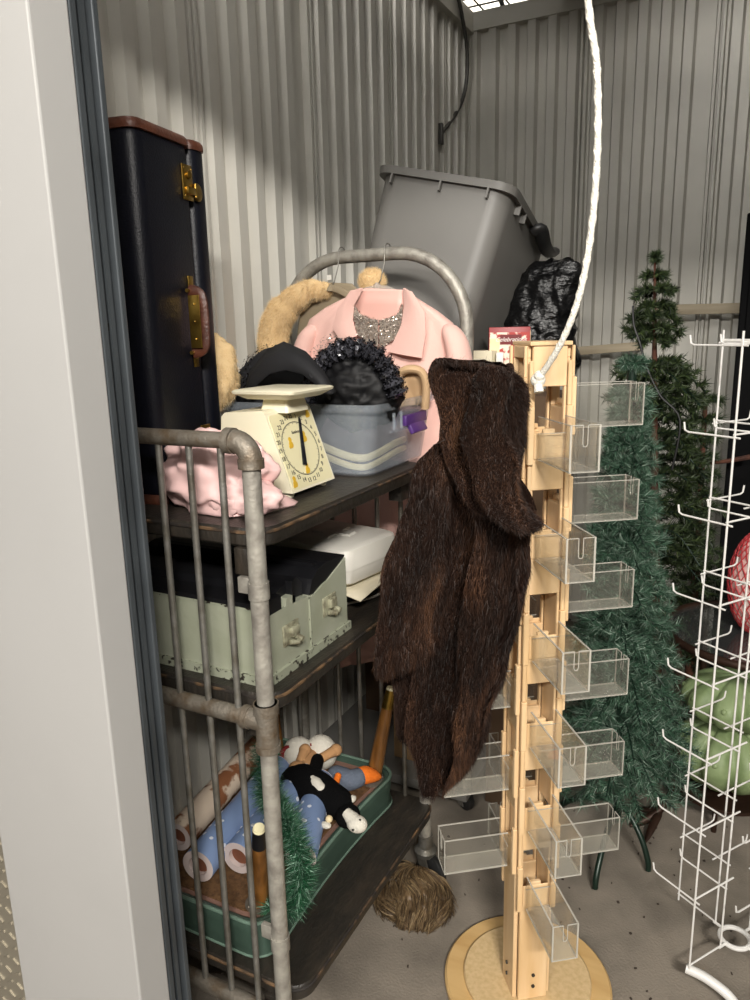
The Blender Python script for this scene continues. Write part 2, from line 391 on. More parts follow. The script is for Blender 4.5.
# ceiling deck over the wire mesh, mesh, dark joist
b = MB(); b.box((0.3, 2.4, 3.75), (8.0, 10.0, 0.08)); struct(b.build('ceiling', 'white_steel', smooth=False))
b = MB()
for i in range(24):
    x = -1.6 + i * 0.13; b.cyl((x, 0.95, 3.04), (x, 4.6, 3.04), 0.0045, n=5)
for i in range(40):
    y = 0.95 + i * 0.092; b.cyl((-1.62, y, 3.045), (1.6, y, 3.045), 0.0045, n=5)
struct(b.build('ceiling_mesh', 'dark_steel'))
b = MB(); b.box((-0.74, 2.9, 3.13), (0.42, 4.2, 0.16)); struct(b.build('ceiling_beam', 'dark_steel', smooth=False))
t = thing('ceiling_glow', 'large glowing white panel added for the bright ceiling above the mesh', 'glow panel', (-1.95, 5.0, 3.69))  # added emissive panel: stands in for the lit ceiling behind the mesh
b = MB(); b.box((-1.95, 5.0, 3.66), (2.0, 2.6, 0.03), bev=0.01); b.build('glow_face', 'glow_white', t)
b = MB(); b.box((-1.95, 5.0, 3.695), (2.06, 2.66, 0.04), bev=0.006); b.build('glow_backing', 'white_steel', t)
# front partition: white pilaster, door track, header, kick plate, rolled door
b = MB(); b.box((-0.96, 0.7315, WH / 2), (0.30, 0.063, WH), bev=0.003); struct(b.build('wall_front', 'white_steel', smooth=False))
b = MB(); b.box((-1.6, 0.75, WH / 2), (0.98, 0.05, WH)); struct(b.build('wall_front_side', 'white_steel', smooth=False))
b = MB(); b.box((-1.6, 0.722, 0.40), (0.97, 0.004, 0.80))
for i in range(22):
    for j in range(28):
        x = -1.125 - i * 0.026; z = 0.02 + j * 0.028; a = 0.6 if (i + j) % 2 else -0.6
        if x < -1.6: continue
        b.box((x, 0.719, z), (0.016, 0.003, 0.005), rot=Matrix.Rotation(a, 3, 'Y'))
struct(b.build('trim_4', 'diamond', smooth=False))
b = MB(); b.box((0.395, 0.75, 2.76), (2.41, 0.10, 0.60)); struct(b.build('wall_front_header', 'white_steel', smooth=False))
b = MB(); b.box((1.35, 0.75, 1.23), (0.5, 0.10, 2.46)); struct(b.build('wall_front_right', 'white_steel', smooth=False))
b = MB()
b.box((-0.838, 0.770, 1.45), (0.056, 0.012, 2.9), bev=0.002); b.box((-0.850, 0.787, 1.45), (0.060, 0.026, 2.9)); b.box((-0.838, 0.806, 1.45), (0.060, 0.010, 2.9), bev=0.002)
b.box((-0.816, 0.7885, 1.45), (0.004, 0.008, 2.9))
struct(b.build('door_1', 'track_steel', smooth=False))
b = MB()
for px, py in ((109, 327), (145, 699)):
    p = planehit(px, py, (-0.8195, 0.78, 1), (1, 0, 0)); b.cyl(p + V3([-0.004, 0, 0]), p + V3([0.0005, 0, 0]), 0.0055, n=14)
struct(b.build('door_1_hole', 'ink'))
t = thing('roll_up_door', 'white roll-up door coiled above the opening out of the way', 'door', (0.4, 1.06, 2.62)); t['kind'] = 'structure'
b = MB(); b.cyl((-0.8, 1.06, 2.68), (1.15, 1.06, 2.68), 0.2, n=28); b.build('coil', 'white_steel', t)
b = MB(); b.box((0.17, 1.245, 2.56), (1.95, 0.02, 0.10)); b.build('bottom_bar', 'dark_steel', t)
# specks and crumbs on the concrete
b = MB()
for i in range(160):
    x = random.uniform(-0.75, 0.5); y = random.uniform(1.25, 2.9)
    b.box((x, y, 0.0015), (random.uniform(.002, .007), random.uniform(.002, .007), 0.003), rot=RZ(random.uniform(0, 3)))
tag(b.build('floor_crumbs', 'dirt', smooth=False), 'dark crumbs and bits of dirt scattered on the concrete floor', 'debris', kind='stuff')

# ================================================================== PIPE CART
CX0, CX1, CY0, CY1 = -1.30, -0.738, 0.985, 1.69
def caster(par, x, y, top, ang, r=0.05):
    c = MB(); c.cyl((x, y, top - 0.03), (x, y, top + 0.02), 0.021, n=16); c.lathe([(0.012, 0.0), (0.03, 0.004), (0.033, 0.018), (0.022, 0.028)], (x, y, top - 0.045), 18)
    d = V3([math.cos(ang), math.sin(ang), 0]); q = V3([-d[1], d[0], 0]); hub = V3([x, y, r + 0.001]) + d * 0.022
    for s in (-1, 1):
        p = V3([x, y, top - 0.04]) + q * 0.021 * s
        c.frustum([hub + q * 0.019 * s + d * a + V3([0, 0, -0.012]) for a in (-.012, .012)] + [hub + q * 0.023 * s + d * a + V3([0, 0, -0.012]) for a in (.012, -.012)],
                  [p - q * .002 * s + d * a for a in (-.02, .02)] + [p + q * .002 * s + d * a for a in (.02, -.02)])
    c.cyl(hub - q * 0.026, hub + q * 0.026, 0.006, n=10)
    o = c.build('caster', 'galv', par)
    wv = MB(); wv.lathe([(0.012, -0.013), (r * 0.8, -0.013), (r * 0.96, -0.009), (r, 0), (r * 0.96, 0.009), (r * 0.8, 0.013), (0.012, 0.013)], hub, 26, axis=q)
    wv.build('wheel', 'tote_dark', o)
cart = thing('pipe_cart', 'tall galvanized pipe cart with three black wooden shelves beside the left wall', 'cart', (-1.02, 1.34, 0))
for x in (CX0, CX1):
    b = MB(); b.tube([(x, CY0, 0.12), (x, CY0, 1.345)], 0.0160, 16); b.build('post', 'pale_galv', cart)
    b = MB(); b.tube([(x, CY1, 0.12), (x, CY1, 1.175)], 0.0160, 16); b.build('post', 'pale_galv', cart)
b = MB(); b.tube([(CX0, CY0, 1.374), (CX1 - 0.03, CY0, 1.374)], 0.0145, 16); b.build('top_rail', 'rusty_galv', cart)
for x, sg in ((CX1, 1), (CX0, -1)):
    b = MB(); b.tube(arc((x - 0.032 * sg, CY0, 1.342), (sg, 0, 0), (0, 0, 1), 0.032, math.pi / 2, 0, 8), 0.0195, 16)
    b.tube([(x, CY0, 1.346), (x, CY0, 1.330)], 0.0222, 16); b.tube([(x - 0.032 * sg, CY0, 1.374), (x - 0.047 * sg, CY0, 1.374)], 0.0222, 16)
    b.build('elbow', 'rusty_galv', cart)
b = MB(); b.tube([(CX0, CY0, 0.868), (CX1, CY0, 0.868)], 0.0165, 16); b.build('mid_rail', 'rusty_galv', cart)
for x, sg in ((CX1, 1), (CX0, -1)):
    b = MB(); b.tube([(x, CY0, 0.812), (x, CY0, 0.905)], 0.0208, 16); b.tube([(x, CY0, 0.885), (x, CY0, 0.905)], 0.0232, 16); b.tube([(x, CY0, 0.812), (x, CY0, 0.826)], 0.0232, 16)
    b.tube([(x, CY0, 0.868), (x - 0.045 * sg, CY0, 0.868)], 0.0195, 16); b.tube([(x - 0.036 * sg, CY0, 0.868), (x - 0.05 * sg, CY0, 0.868)], 0.0215, 16)
    b.build('pipe_tee', 'rusty_galv', cart)
b = MB(); b.tube([(CX0, CY0, 0.215), (CX1, CY0, 0.215)], 0.0165, 16); b.build('bottom_rail', 'rusty_galv', cart)
for k in range(7):
    x = -0.800 - 0.0685 * k; b = MB(); b.tube([(x, CY0, 0.222), (x, CY0, 1.37)], 0.0063, 10); b.build('bar', 'galv', cart)
for z in (0.215, 0.87, 1.158):
    b = MB(); b.tube([(CX0, CY1, z), (CX1, CY1, z)], 0.0145, 14); b.build('far_rail', 'rusty_galv', cart)
for k in range(7):
    x = -0.800 - 0.0685 * k; b = MB(); b.tube([(x, CY1, 0.22), (x, CY1, 1.155)], 0.0062, 10); b.build('far_bar', 'galv', cart)
def shelf(top, th, x1, y0, y1):
    c = ((-1.30 + x1) / 2, (y0 + y1) / 2); poly = rrect(x1 + 1.30, y1 - y0, 0.045, 6); p2 = [(x * 0.988, y * 0.99) for x, y in poly]
    b = MB(); b.loft([ringpts(p2, c, top - th), ringpts(poly, c, top - th + 0.004), ringpts(poly, c, top - 0.006), ringpts(p2, c, top)])
    o = b.build('shelf', 'black_wood', cart)
    e = MB(); ring = [V3([c[0] + x * 1.0012, c[1] + y * 1.0012, top - 0.0075]) for x, y in poly]
    e.tube(ring, 0.0035, 6, closed=True); e.build('worn_rim', 'worn_edge', o)
shelf(1.215, 0.034, -0.742, 1.012, 1.725); shelf(0.9, 0.034, -0.738, 1.012, 1.725); shelf(0.262, 0.034, -0.712, 1.012, 1.70)
for top in (1.181, 0.866, 0.228):
    for x in (-0.787, -1.265):
        for y in (1.032, 1.655):
            b = MB(); b.box((x, y, top - 0.026), (0.036, 0.05, 0.05), bev=0.003); b.build('support_block', 'black_wood', cart)
for z in (1.118, 0.40):
    for x, sg in ((CX1, 1), (CX0, -1)):
        b = MB(); b.tube([(x, CY0, z - 0.016), (x, CY0, z + 0.014)], 0.0185, 18); b.box((x - 0.033 * sg, CY0 + 0.012, z), (0.034, 0.012, 0.03), bev=0.002); b.build('clamp', 'pale_galv', cart)
for x, y, a in ((CX1, CY1, -0.35), (CX0, CY1, 0.5), (CX1, CY0, -0.6), (CX0, CY0, 0.8)): caster(cart, x, y, 0.135, a)

# ================================================================== SECOND CART with hoop, behind
HY = 2.0
c2 = thing('hoop_cart', 'second grey cart with a bent pipe hoop handle behind the first cart', 'cart', (-1.0, 2.45, 0))
def hoop(y, name):
    xl, xr, zt, r = -1.335, -0.735, 1.757, 0.21
    P = [(xl, y, 0.09), (xl, y, zt - r)] + arc((xl + r, y, zt - r), (-1, 0, 0), (0, 0, 1), r, 0, math.pi / 2, 10) + arc((xr - r, y, zt - r + 0.0), (0, 0, 1), (1, 0, 0), r, 0, math.pi / 2, 10) + [(xr, y, 0.09)]
    b = MB(); b.tube(P, 0.0185, 16); return b.build(name, 'pale_galv', c2)
hoop(HY, 'hoop'); hoop(2.95, 'far_hoop')
b = MB(); b.box((-1.015, 2.47, 0.105), (0.60, 1.02, 0.035), bev=0.006); b.build('platform', 'tote_gray', c2)
b = MB(); b.box((-1.015, 2.48, 1.29), (0.545, 0.92, 0.03), bev=0.004); b.build('upper_shelf', 'black_wood', c2)
for x in (-0.77, -1.26):
    for y in (2.06, 2.9): caster(c2, x, y, 0.10, -0.5, 0.035)

# ================================================================== ON THE TOP SHELF OF THE PIPE CART
# ---- suitcase
ZS = 1.2155
A8 = math.radians(8.05); RX = RZ(A8)
sx = V3([math.cos(A8), math.sin(A8), 0]); sy = V3([-math.sin(A8), math.cos(A8), 0]); s0 = V3([-1.04, 1.10, 0])
def sl(a, b_, z): return s0 + sx * a + sy * b_ + V3([0, 0, z])          # a: out of the handle side, b_: along it, z: height
case = thing('suitcase', 'tall black suitcase with brown leather trim standing on end', 'suitcase', sl(-0.15, 0.12, ZS))
b = MB(); b.box(sl(-0.16, 0.094, ZS + 0.36), (0.32, 0.188, 0.712), rot=RX, bev=0.028, seg=4); b.build('body', 'black_leather', case)
b = MB(); b.box(sl(-0.16, 0.2175, ZS + 0.36), (0.32, 0.057, 0.712), rot=RX, bev=0.022, seg=4); b.build('lid', 'black_leather', case)
for z, nm in ((ZS + 0.709, 'top_trim'), (ZS + 0.009, 'bottom_trim')):
    b = MB()
    for b0, b1 in ((0.0, 0.188), (0.1885, 0.246)):
        c = sl(-0.16, (b0 + b1) / 2, z); poly = rrect(0.326, b1 - b0 + 0.004, 0.024, 5)
        pts = lambda k, zz: [c + sx * x * k + sy * y * k + V3([0, 0, zz]) for x, y in poly]
        b.loft([pts(1, -0.009), pts(1.004, -0.004), pts(1.0, 0.004), pts(0.97, 0.0095)])
    b.build(nm, 'brown_leather', case)
def latch(cz):
    b = MB(); b.box(sl(0.002, 0.163, cz + 0.008), (0.004, 0.036, 0.068), rot=RX, bev=0.0015)
    for q in ((0.150, .034), (.176, .034), (.150, -.018)): b.ball(sl(0.004, q[0], cz + q[1]), 0.0022, n=8, k=5)
    b.lathe([(0.008, 0), (0.008, 0.006), (0.004, 0.008)], sl(0.004, 0.163, cz + 0.022), 12, axis=sx)
    b.box(sl(0.007, 0.166, cz - 0.008), (0.008, 0.03, 0.014), rot=RX, bev=0.002)
    b.cyl(sl(0.007, 0.184, cz - 0.018), sl(0.007, 0.184, cz + 0.008), 0.0045, n=10)
    b.lathe([(0.018, 0), (0.018, 0.003), (0.012, 0.005)], sl(0.001, 0.197, cz - 0.006), 16, axis=sx)
    b.build('latch', 'brass', case)
p = planehit(187, 187, sl(0, 0, 0), sx); latch(p[2]); latch(ZS + 0.10)
pc = planehit(187, 322, sl(0, 0, 0), sx); hz = pc[2]; hb = 0.135
b = MB(); P = [sl(0.006, hb, hz - 0.062), sl(0.022, hb, hz - 0.058), sl(0.032, hb, hz - 0.045), sl(0.034, hb, hz), sl(0.032, hb, hz + 0.045), sl(0.022, hb, hz + 0.058), sl(0.006, hb, hz + 0.062)]
b.tube(smoothpath(P, 4), 0.0125, 10, flat=0.62, up=sy); h = b.build('handle', 'brown_leather', case)
b = MB()
for s in (-1, 1):
    b.box(sl(0.002, hb + 0.012, hz + 0.075 * s), (0.003, 0.018, 0.034), rot=RX, bev=0.001); b.tube([sl(0.008, hb - 0.014, hz + 0.062 * s), sl(0.008, hb + 0.026, hz + 0.062 * s)], 0.004, 8)
P = [sl(0.0385, hb, hz - 0.05), sl(0.047, hb, hz), sl(0.0385, hb, hz + 0.05)]
b.box(sl(0.022, hb - 0.013, hz), (0.026, 0.0025, 0.105), rot=RX, bev=0.001)
for z in (-.035, 0, .035): b.ball(sl(0.022, hb - 0.0145, hz + z), 0.003, n=8, k=5)
b.build('handle_bracket', 'brass', h)

# ---- nursery scale
sc = thing('scale', 'cream dial scale with a flat weighing platform on top of the cart', 'scale', (-0.95, 1.32, ZS))
b = MB(); prof = [(-0.826, 0.012), (-0.884, 0.172), (-0.892, 0.178), (-0.985, 0.172), (-0.994, 0.164), (-1.012, 0.012)]
b.prism(prof, 1.235, 1.405, ((0, 0, ZS), (1, 0, 0), (0, 0, 1), (0, 1, 0))); b.build('body', 'cream_enamel', sc, smooth=False)
for x in (-0.85, -0.985):
    for y in (1.255, 1.385):
        b = MB(); b.cyl((x, y, ZS), (x, y, ZS + 0.013), 0.011, 0.013, 14); b.build('foot', 'cream_enamel', sc)
b = MB(); cx, cy = aty(284, 395, 1.32)[0], 1.32
b.loft([ringpts(rrect(.072, .085, .008), (cx, cy), ZS + .170), ringpts(rrect(.060, .07, .008), (cx, cy), ZS + .201)]); b.build('neck', 'cream_enamel', sc)
b = MB(); b.loft([ringpts(rrect(.11, .125, .01), (cx, cy), ZS + .199), ringpts(rrect(.152, .168, .012), (cx, cy), ZS + .211), ringpts(rrect(.155, .171, .012), (cx, cy), ZS + .216), ringpts(rrect(.145, .16, .012), (cx, cy), ZS + .219)]); b.build('platform', 'cream_enamel', sc)
dU = V3([0, 1, 0]); dW = _n(V3([-0.058, 0, 0.16])); dN = np.cross(dU, dW); d0 = V3([-0.855, 1.32, ZS + 0.092])
def dp(u, w_, k=0.001): return d0 + dU * u + dW * w_ + dN * k
b = MB(); b.prism(rrect(0.158, 0.160, 0.01), 0.0, 0.0012, (d0, dU, dW, dN)); dial = b.build('dial', 'dial_cream', sc, smooth=False)
b = MB(); b.tube([dp(math.cos(a) * .064 - .004, math.sin(a) * .058, .0016) for a in np.linspace(0, 2 * math.pi, 49)[:-1]], 0.0007, 4, closed=True)
for k in range(100):
    a = 2 * math.pi * k / 100; r0 = .0535 if k % 4 == 0 else .0555
    b.tube([dp(math.sin(a) * r0 * 1.1 - .004, math.cos(a) * r0, .0016), dp(math.sin(a) * .064 - .004, math.cos(a) * .058, .0016)], 0.00045, 4)
b.build('graduation_ring', 'ink', dial)
tb = MB()
for k in range(1, 26):
    a = 2 * math.pi * k / 25; q = text(None, str(k), 0.0135, None, dp(math.sin(a) * .0745 - .003, math.cos(a) * .0705, .0014), dU, dW, None); tb.add(q.v, q.f)
tb.build('numerals', 'ink', dial, smooth=False); tb = MB()
q = text(None, 'Sunbeam', 0.0095, None, dp(-0.002, 0.036, .0014), dU, dW, None, shear=0.3); tb.add(q.v, q.f)
tb.build('lettering', 'ink', dial, smooth=False)
b = MB()
for u, w_ in ((-.034, .012), (.022, .018), (-.006, -.048), (.064, .068), (-.066, -.068)):
    for du, dw, r in ((0, 0, .0075), (.001, .011, .0055), (-.006, -.004, .004)):
        b.lathe([(r, 0), (r, .0006)], dp(u + du, w_ + dw, .0012 + abs(du) * .05), 12, axis=dN)
b.build('yellow_print', 'yellow_print', dial)
b = MB(); b.prism([(-.021, -.035), (-.009, -.039), (.0235, .056), (.023, .066), (.0185, .058)], .003, .006, (d0, dU, dW, dN)); b.build('pointer', 'pointer_black', dial, smooth=False)

# ---- crumpled pink satin
b = MB(); lump(b, (-0.918, 1.115, ZS + 0.066), (0.122, 0.07, 0.088), 0.16, 1.2, 3, zmin=ZS + 0.001, ridge=0.15, n=90, k=60)
b.sheet([[(-0.88, 1.08, ZS + .055), (-0.83, 1.15, ZS + .045), (-0.795, 1.205, ZS + .004)], [(-0.87, 1.06, ZS + .02), (-0.83, 1.11, ZS + .02), (-0.793, 1.195, ZS + .003)], [(-0.86, 1.05, ZS + .003), (-0.82, 1.09, ZS + .003), (-0.79, 1.185, ZS + .0025)]], 0.004)
lump(b, (-0.85, 1.105, ZS + .035), (.07, .05, .045), .18, 1.2, 8, zmin=ZS + .001, ridge=.14, n=50, k=34)
tag(b.build('pink_cloth', 'pink_satin', angle=3), 'crumpled pale pink satin cloth in front of the cream scale', 'cloth')

# ---- clear tub
tub = thing('storage_tub', 'open clear plastic tub with a purple latch on the cart top shelf', 'tub', (-0.975, 1.65, ZS))
tc_ = (-0.975, 1.65)
def tr(wd, dp_, z, r=.035): return ringpts(rrect(wd, dp_, r, 5), tc_, ZS + z)
b = MB(); b.loft([tr(.375, .315, .001), tr(.385, .325, .006), tr(.425, .355, .148), tr(.442, .370, .150), tr(.444, .372, .169), tr(.438, .366, .169), tr(.436, .364, .154), tr(.418, .348, .152), tr(.379, .319, .008)])
b.build('tub_body', 'tub_clear', tub, angle=0.5)
b = MB(); p = atx(412, 421, -0.757)
for dy in (-.03, 0.0, .03): pass
b.box((-0.7555, p[1] + .012, p[2] + .006), (0.014, 0.125, 0.026), bev=0.003); b.box((-0.748, p[1] + .012, p[2] - .016), (0.012, 0.085, 0.026), rot=Matrix.Rotation(-0.5, 3, 'Y'), bev=0.003)
b.build('latch', 'purple', tub)
for q_ in (.07, .11): b = MB(); b.box((-0.753, p[1] - q_, p[2] + .012), (0.006, 0.004, .04)); b.build('rim_rib', 'tub_clear', tub)
b = MB(); b.box((-0.757, p[1] - .02, p[2] - .012), (0.006, 0.2, .004)); b.build('rim_rib', 'tub_clear', tub)
for k, (dz, lab) in enumerate(((0.0, 'upper cream band curved along the inside of the clear tub'), (-0.022, 'lower cream band curved along the inside of the clear tub'))):
    b = MB(); P = [(-1.12, 1.515, ZS + .115 + dz), (-0.98, 1.508, ZS + .085 + dz), (-0.87, 1.508, ZS + .05 + dz), (-0.82, 1.515, ZS + .040 + dz), (-0.805, 1.56, ZS + .042 + dz), (-0.80, 1.66, ZS + .055 + dz), (-0.82, 1.76, ZS + .05 + dz)]
    b.tube(smoothpath(P, 6), 0.0075 - .001 * k, 8, flat=1.25); tag(b.build('cream_band', 'beige_cream'), lab, 'band', 'cream bands in the clear tub')
# black hats and beaded things filling the tub
def beads(bm, src, n, size, mi=0, keep=None, out=0.006):
    p, nn = src.surface_samples(n)
    if keep is not None: k = keep(p); p, nn = p[k], nn[k]
    for q, m_ in zip(p, nn):
        d = RNG.normal(size=3); d -= m_ * (d @ m_) * 0.6; d /= np.linalg.norm(d); e = np.cross(d, m_); e /= np.linalg.norm(e) + 1e-9; s_ = size * RNG.uniform(.6, 1.4); q = q + m_ * RNG.uniform(0, out)
        bm.add([q - d * s_, q + e * s_ * .6, q + d * s_, q - e * s_ * .6], [(0, 1, 2, 3)], mi)
hc = aty(277, 392, 1.60)
hat = thing('black_hat', 'black felt hat with a folded brim at the left end of the clear tub', 'hat', (hc[0], hc[1], hc[2] - .12))
b = MB(); lump(b, hc + V3([0, .02, -.02]), (.135, .10, .135), .06, 1.3, 2, n=48, k=30); hb_ = b; b.build('crown', 'black_felt', hat)
L_ = [aty(*q, y) for q, y in (((243, 398), 1.5), ((250, 372), 1.49), ((268, 350), 1.51), ((284, 342), 1.52), ((306, 352), 1.50), ((324, 372), 1.47), ((336, 392), 1.46))]
M_ = [aty(*q, y) for q, y in (((250, 402), 1.475), ((258, 384), 1.465), ((270, 374), 1.455), ((286, 370), 1.45), ((302, 374), 1.45), ((318, 386), 1.445), ((330, 400), 1.445))]
b = MB(); b.sheet([L_, [0.5 * (a + c_) + V3([0, -.012, .004]) for a, c_ in zip(L_, M_)], M_], .004); b.build('brim', 'black_felt', hat, angle=3)
b = MB(); beads(b, hb_, 2600, .0038, keep=lambda p: (p[:, 0] < hc[0] - .02), out=.012); b.build('beaded_net', 'sequin_black', hat, smooth=False)
bc = aty(356, 383, 1.57)
bag = thing('beaded_bag', 'gathered black satin bag with a sequin ruffle heaped in the clear tub', 'bag', (bc[0], bc[1], bc[2] - .1))
b = MB(); lump(b, bc + V3([.005, 0, -.015]), (.108, .085, .095), .10, 2.0, 5, ridge=.10, n=80, k=50); b.build('pouch', 'black_satin', bag, angle=3)
b = MB(); arcp = [aty(*q, y) for q, y in (((309, 398), 1.53), ((314, 375), 1.51), ((330, 356), 1.51), ((350, 348), 1.51), ((372, 353), 1.52), ((388, 372), 1.53), ((398, 395), 1.54))]
sp = smoothpath(arcp, 8); rr = [.022 + .006 * math.sin(i * 1.9) + .004 * math.sin(i * 4.3) for i in range(len(sp))]; b.tube(sp, [r * .85 for r in rr], 14)
ruf = MB(); ruf.v, ruf.f, ruf.mi = list(b.v), list(b.f), list(b.mi); beads(b, ruf, 4200, .0034, out=.006); b.build('sequin_ruffle', 'sequin_black', bag, smooth=False)
pu = thing('tan_purse', 'smooth tan moulded purse poking out of the right end of the clear tub', 'purse', aty(412, 400, 1.72))
arch = smoothpath([aty(396, 408, 1.72), aty(398, 385, 1.72), aty(401, 373, 1.72), aty(411, 369, 1.72), aty(421, 372, 1.73), aty(426, 384, 1.735), aty(425, 408, 1.74)], 6)
b = MB(); b.tube(arch, .011, 12, flat=1.7, up=(0, 1, 0)); b.build('rim', 'tan_plastic', pu)
b = MB(); cen = aty(411, 406, 1.735); G = []
for q in arch:
    d = cen - q; G.append([q + V3([0, .004, 0]), q + d * .35 + V3([0, .022, 0]), q + d * .7 + V3([0, .032, 0]), q + d * .98 + V3([0, .034, 0])])
b.sheet(G, .005); b.build('side_panel', 'tan_plastic', pu, angle=2)

# ================================================================== GARMENTS ON THE HOOP
def fur(src, n, length, width, grain, spread=0.35, out=0.5):
    hide(src); p, nn = src.surface_samples(n); d = nn * out + np.array(grain) + RNG.normal(size=(n, 3)) * spread
    src.blades(p - nn * .001, d, length * RNG.uniform(.6, 1.3, n), width * RNG.uniform(.7, 1.3, n))
def hide(b): b.mi = [1] * len(b.mi); return b
def lumpy(b, amp, freq, seed=0):
    """uneven surface: push points about with smooth noise"""
    b.v = [tuple(V3(p) + V3(nvec(Vector(p) * freq + Vector((seed * 5.1, seed, 0)))) * amp) for p in b.v]; return b
def rows_loft(b, rows, n=40, e=2.6, fold=None, Yd=None):
    """rows: (py, px left, px right, depth of the middle, thickness): a closed garment body with flat front"""
    rings = []
    R = []
    for i in range(len(rows) - 1):
        for j in range(4):
            t = j / 4; R.append([a + (c_ - a) * t for a, c_ in zip(rows[i], rows[i + 1])])
    R.append(rows[-1])
    for i, (py, xl, xr, y, th) in enumerate(R):
        A = aty(xl, py, y); B = aty(xr, py, y); z = (A[2] + B[2]) / 2; c = (A + B) / 2; h = (B - A) / 2; hw = np.linalg.norm(h); h = h / hw; q = V3([-h[1], h[0], 0]); ring = []
        for j in range(n):
            a = 2 * math.pi * j / n; ca, sa = math.cos(a), math.sin(a)
            u = math.copysign(abs(ca) ** (2 / e), ca); v = math.copysign(abs(sa) ** (2 / e), sa)
            f = fold(u, i / (len(R) - 1), v) if fold else 0
            pt = c + h * u * hw + q * (v * th / 2 + (f if v < 0 else -f * .4)); pt[2] += (A[2] - z) * -u * 0.9
            ring.append(pt)
        rings.append(ring)
    b.loft(rings)
    return b
JY = 1.90
jk = thing('pink_jacket', 'pink dress jacket with a wide collar and jewelled neckline on a hanger', 'jacket', (-0.95, JY, 0.65))
rows = [(289, 366, 404, JY, .03), (297, 350, 417, JY, .045), (309, 327, 437, JY, .06), (321, 311, 452, JY, .075), (340, 303, 461, JY, .085), (370, 299, 466, JY, .09), (420, 300, 468, JY, .10), (500, 310, 458, JY, .11), (580, 318, 452, JY, .12), (655, 322, 440, JY, .12)]
b = MB(); rows_loft(b, rows, 60, 3.0, fold=lambda u, t, v: .010 * math.sin(u * 17 + 1) * min(1, t * 1.3)); b.build('jacket_body', 'pink_wool', jk, angle=3)
for sd, xs in ((-1, (316, 305, 300, 300)), (1, (446, 457, 462, 463))):
    b = MB(); P = [aty(xs[0], 326, JY - .02), aty(xs[1], 345, JY - .03), aty(xs[2], 385, JY - .035), aty(xs[3], 450, JY - .03)]
    b.tube(smoothpath(P, 5), [.012, .02, .027, .031, .034, .036, .037, .038, .038, .038, .038, .038, .038, .038, .036, .033], 16, flat=0.8); b.build('sleeve', 'pink_wool', jk, angle=3)
def strip(Lp, Rp, yl, yr, th, n=7, bow=0.0):
    G = []
    for (a, c_) in zip(Lp, Rp):
        A = aty(*a, yl); B = aty(*c_, yr); G.append([A + (B - A) * t + V3([0, -bow * math.sin(math.pi * t), 0]) for t in np.linspace(0, 1, n)])
    b = MB(); b.sheet(G, th); return b
JF = JY - .062
b = strip([(362, 291), (357, 305), (354, 320), (358, 335), (372, 349)], [(405, 291), (405, 305), (403, 320), (398, 335), (384, 349)], JF + .018, JF + .018, .004, bow=.004); b.build('lining', 'pink_lining', jk, angle=3)
base = strip([(355, 317), (357, 326), (364, 338), (378, 349)], [(403, 312), (401, 324), (394, 338), (382, 350)], JF + .010, JF + .010, .003)
cr = strip([(354, 306), (360, 314), (368, 318), (378, 320)], [(354.5, 318), (357, 333), (366, 342), (378, 349)], JF + .008, JF + .008, .003); cr2 = strip([(403, 304), (398, 314), (390, 318), (380, 320)], [(402, 316), (400, 332), (392, 341), (380, 349)], JF + .008, JF + .008, .003)
b = MB(); b.add(cr.v, cr.f); b.add(cr2.v, cr2.f); srcb = MB(); srcb.v, srcb.f, srcb.mi = list(b.v), list(b.f), list(b.mi); beads(b, srcb, 2200, .0030, out=.005); b.build('jewelled_neckline', 'sequin_silver', jk, smooth=False)
b = strip([(363, 288), (354, 305), (353, 320), (357, 336)], [(351, 291), (338, 310), (333, 328), (342, 342)], JF + .004, JF - .004, .006, bow=.006); b.build('lapel', 'pink_wool', jk, angle=1.2)
b = strip([(404, 288), (405, 305), (402, 325), (389, 352)], [(412, 292), (425, 312), (426, 334), (422, 358)], JF + .002, JF - .006, .006, bow=.006); b.build('lapel', 'pink_wool', jk, angle=1.2)
b = MB(); srcb = strip([(335, 330), (318, 342), (310, 352)], [(352, 338), (346, 350), (345, 362)], JF, JF - .004, .002); beads(b, srcb, 320, .0022, out=.003); b.build('bead_trim', 'sequin_silver', jk, smooth=False)
b = strip([(386, 352), (384, 372), (383, 395)], [(388, 352), (386, 372), (385, 395)], JF - .002, JF - .002, .002); b.build('front_edge', 'pink_lining', jk)
def hanger(name, label, cxp, rail_y, topz, sh, mt, drop, half):
    """hook over the pipe at (px), neck and two sloping arms"""
    x = aty(cxp, 255, rail_y)[0]; g = thing(name, label, 'hanger', (x, rail_y, topz - .2), 'clothes hangers on the hoop')
    b = MB(); cz = HZ = topz
    P = arc((x, rail_y, HZ - .0185), (0, 1, 0), (0, 0, 1), .0225, -0.6, math.pi, 12) + [(x, rail_y - .0245, HZ - .05), (x, rail_y - .05, HZ - drop + .02), (x, rail_y - .075, HZ - drop)]
    b.tube(P, .0017, 8); b.build('hook', 'galv', g)
    b = MB(); q = V3([x, rail_y - .075, HZ - drop]); P = [q + V3([-half, 0, -sh]), q + V3([-half * .55, 0, -sh * .42]), q + V3([-half * .2, 0, -.006]), q, q + V3([half * .2, 0, -.006]), q + V3([half * .55, 0, -sh * .42]), q + V3([half, 0, -sh])]
    b.tube(smoothpath(P, 4), .0065, 8, flat=1.6); b.lathe([(.004, .012), (.011, 0), (.012, -.008)], q, 12)
    b.build('shoulder_bar', mt, g); return g, q
RZT = 1.757 + .0185 + .006
g, q = hanger('clothes_hanger', 'clear plastic hanger holding the pink jacket', 388, HY, RZT, .022, 'hanger_clear', .118, .062)
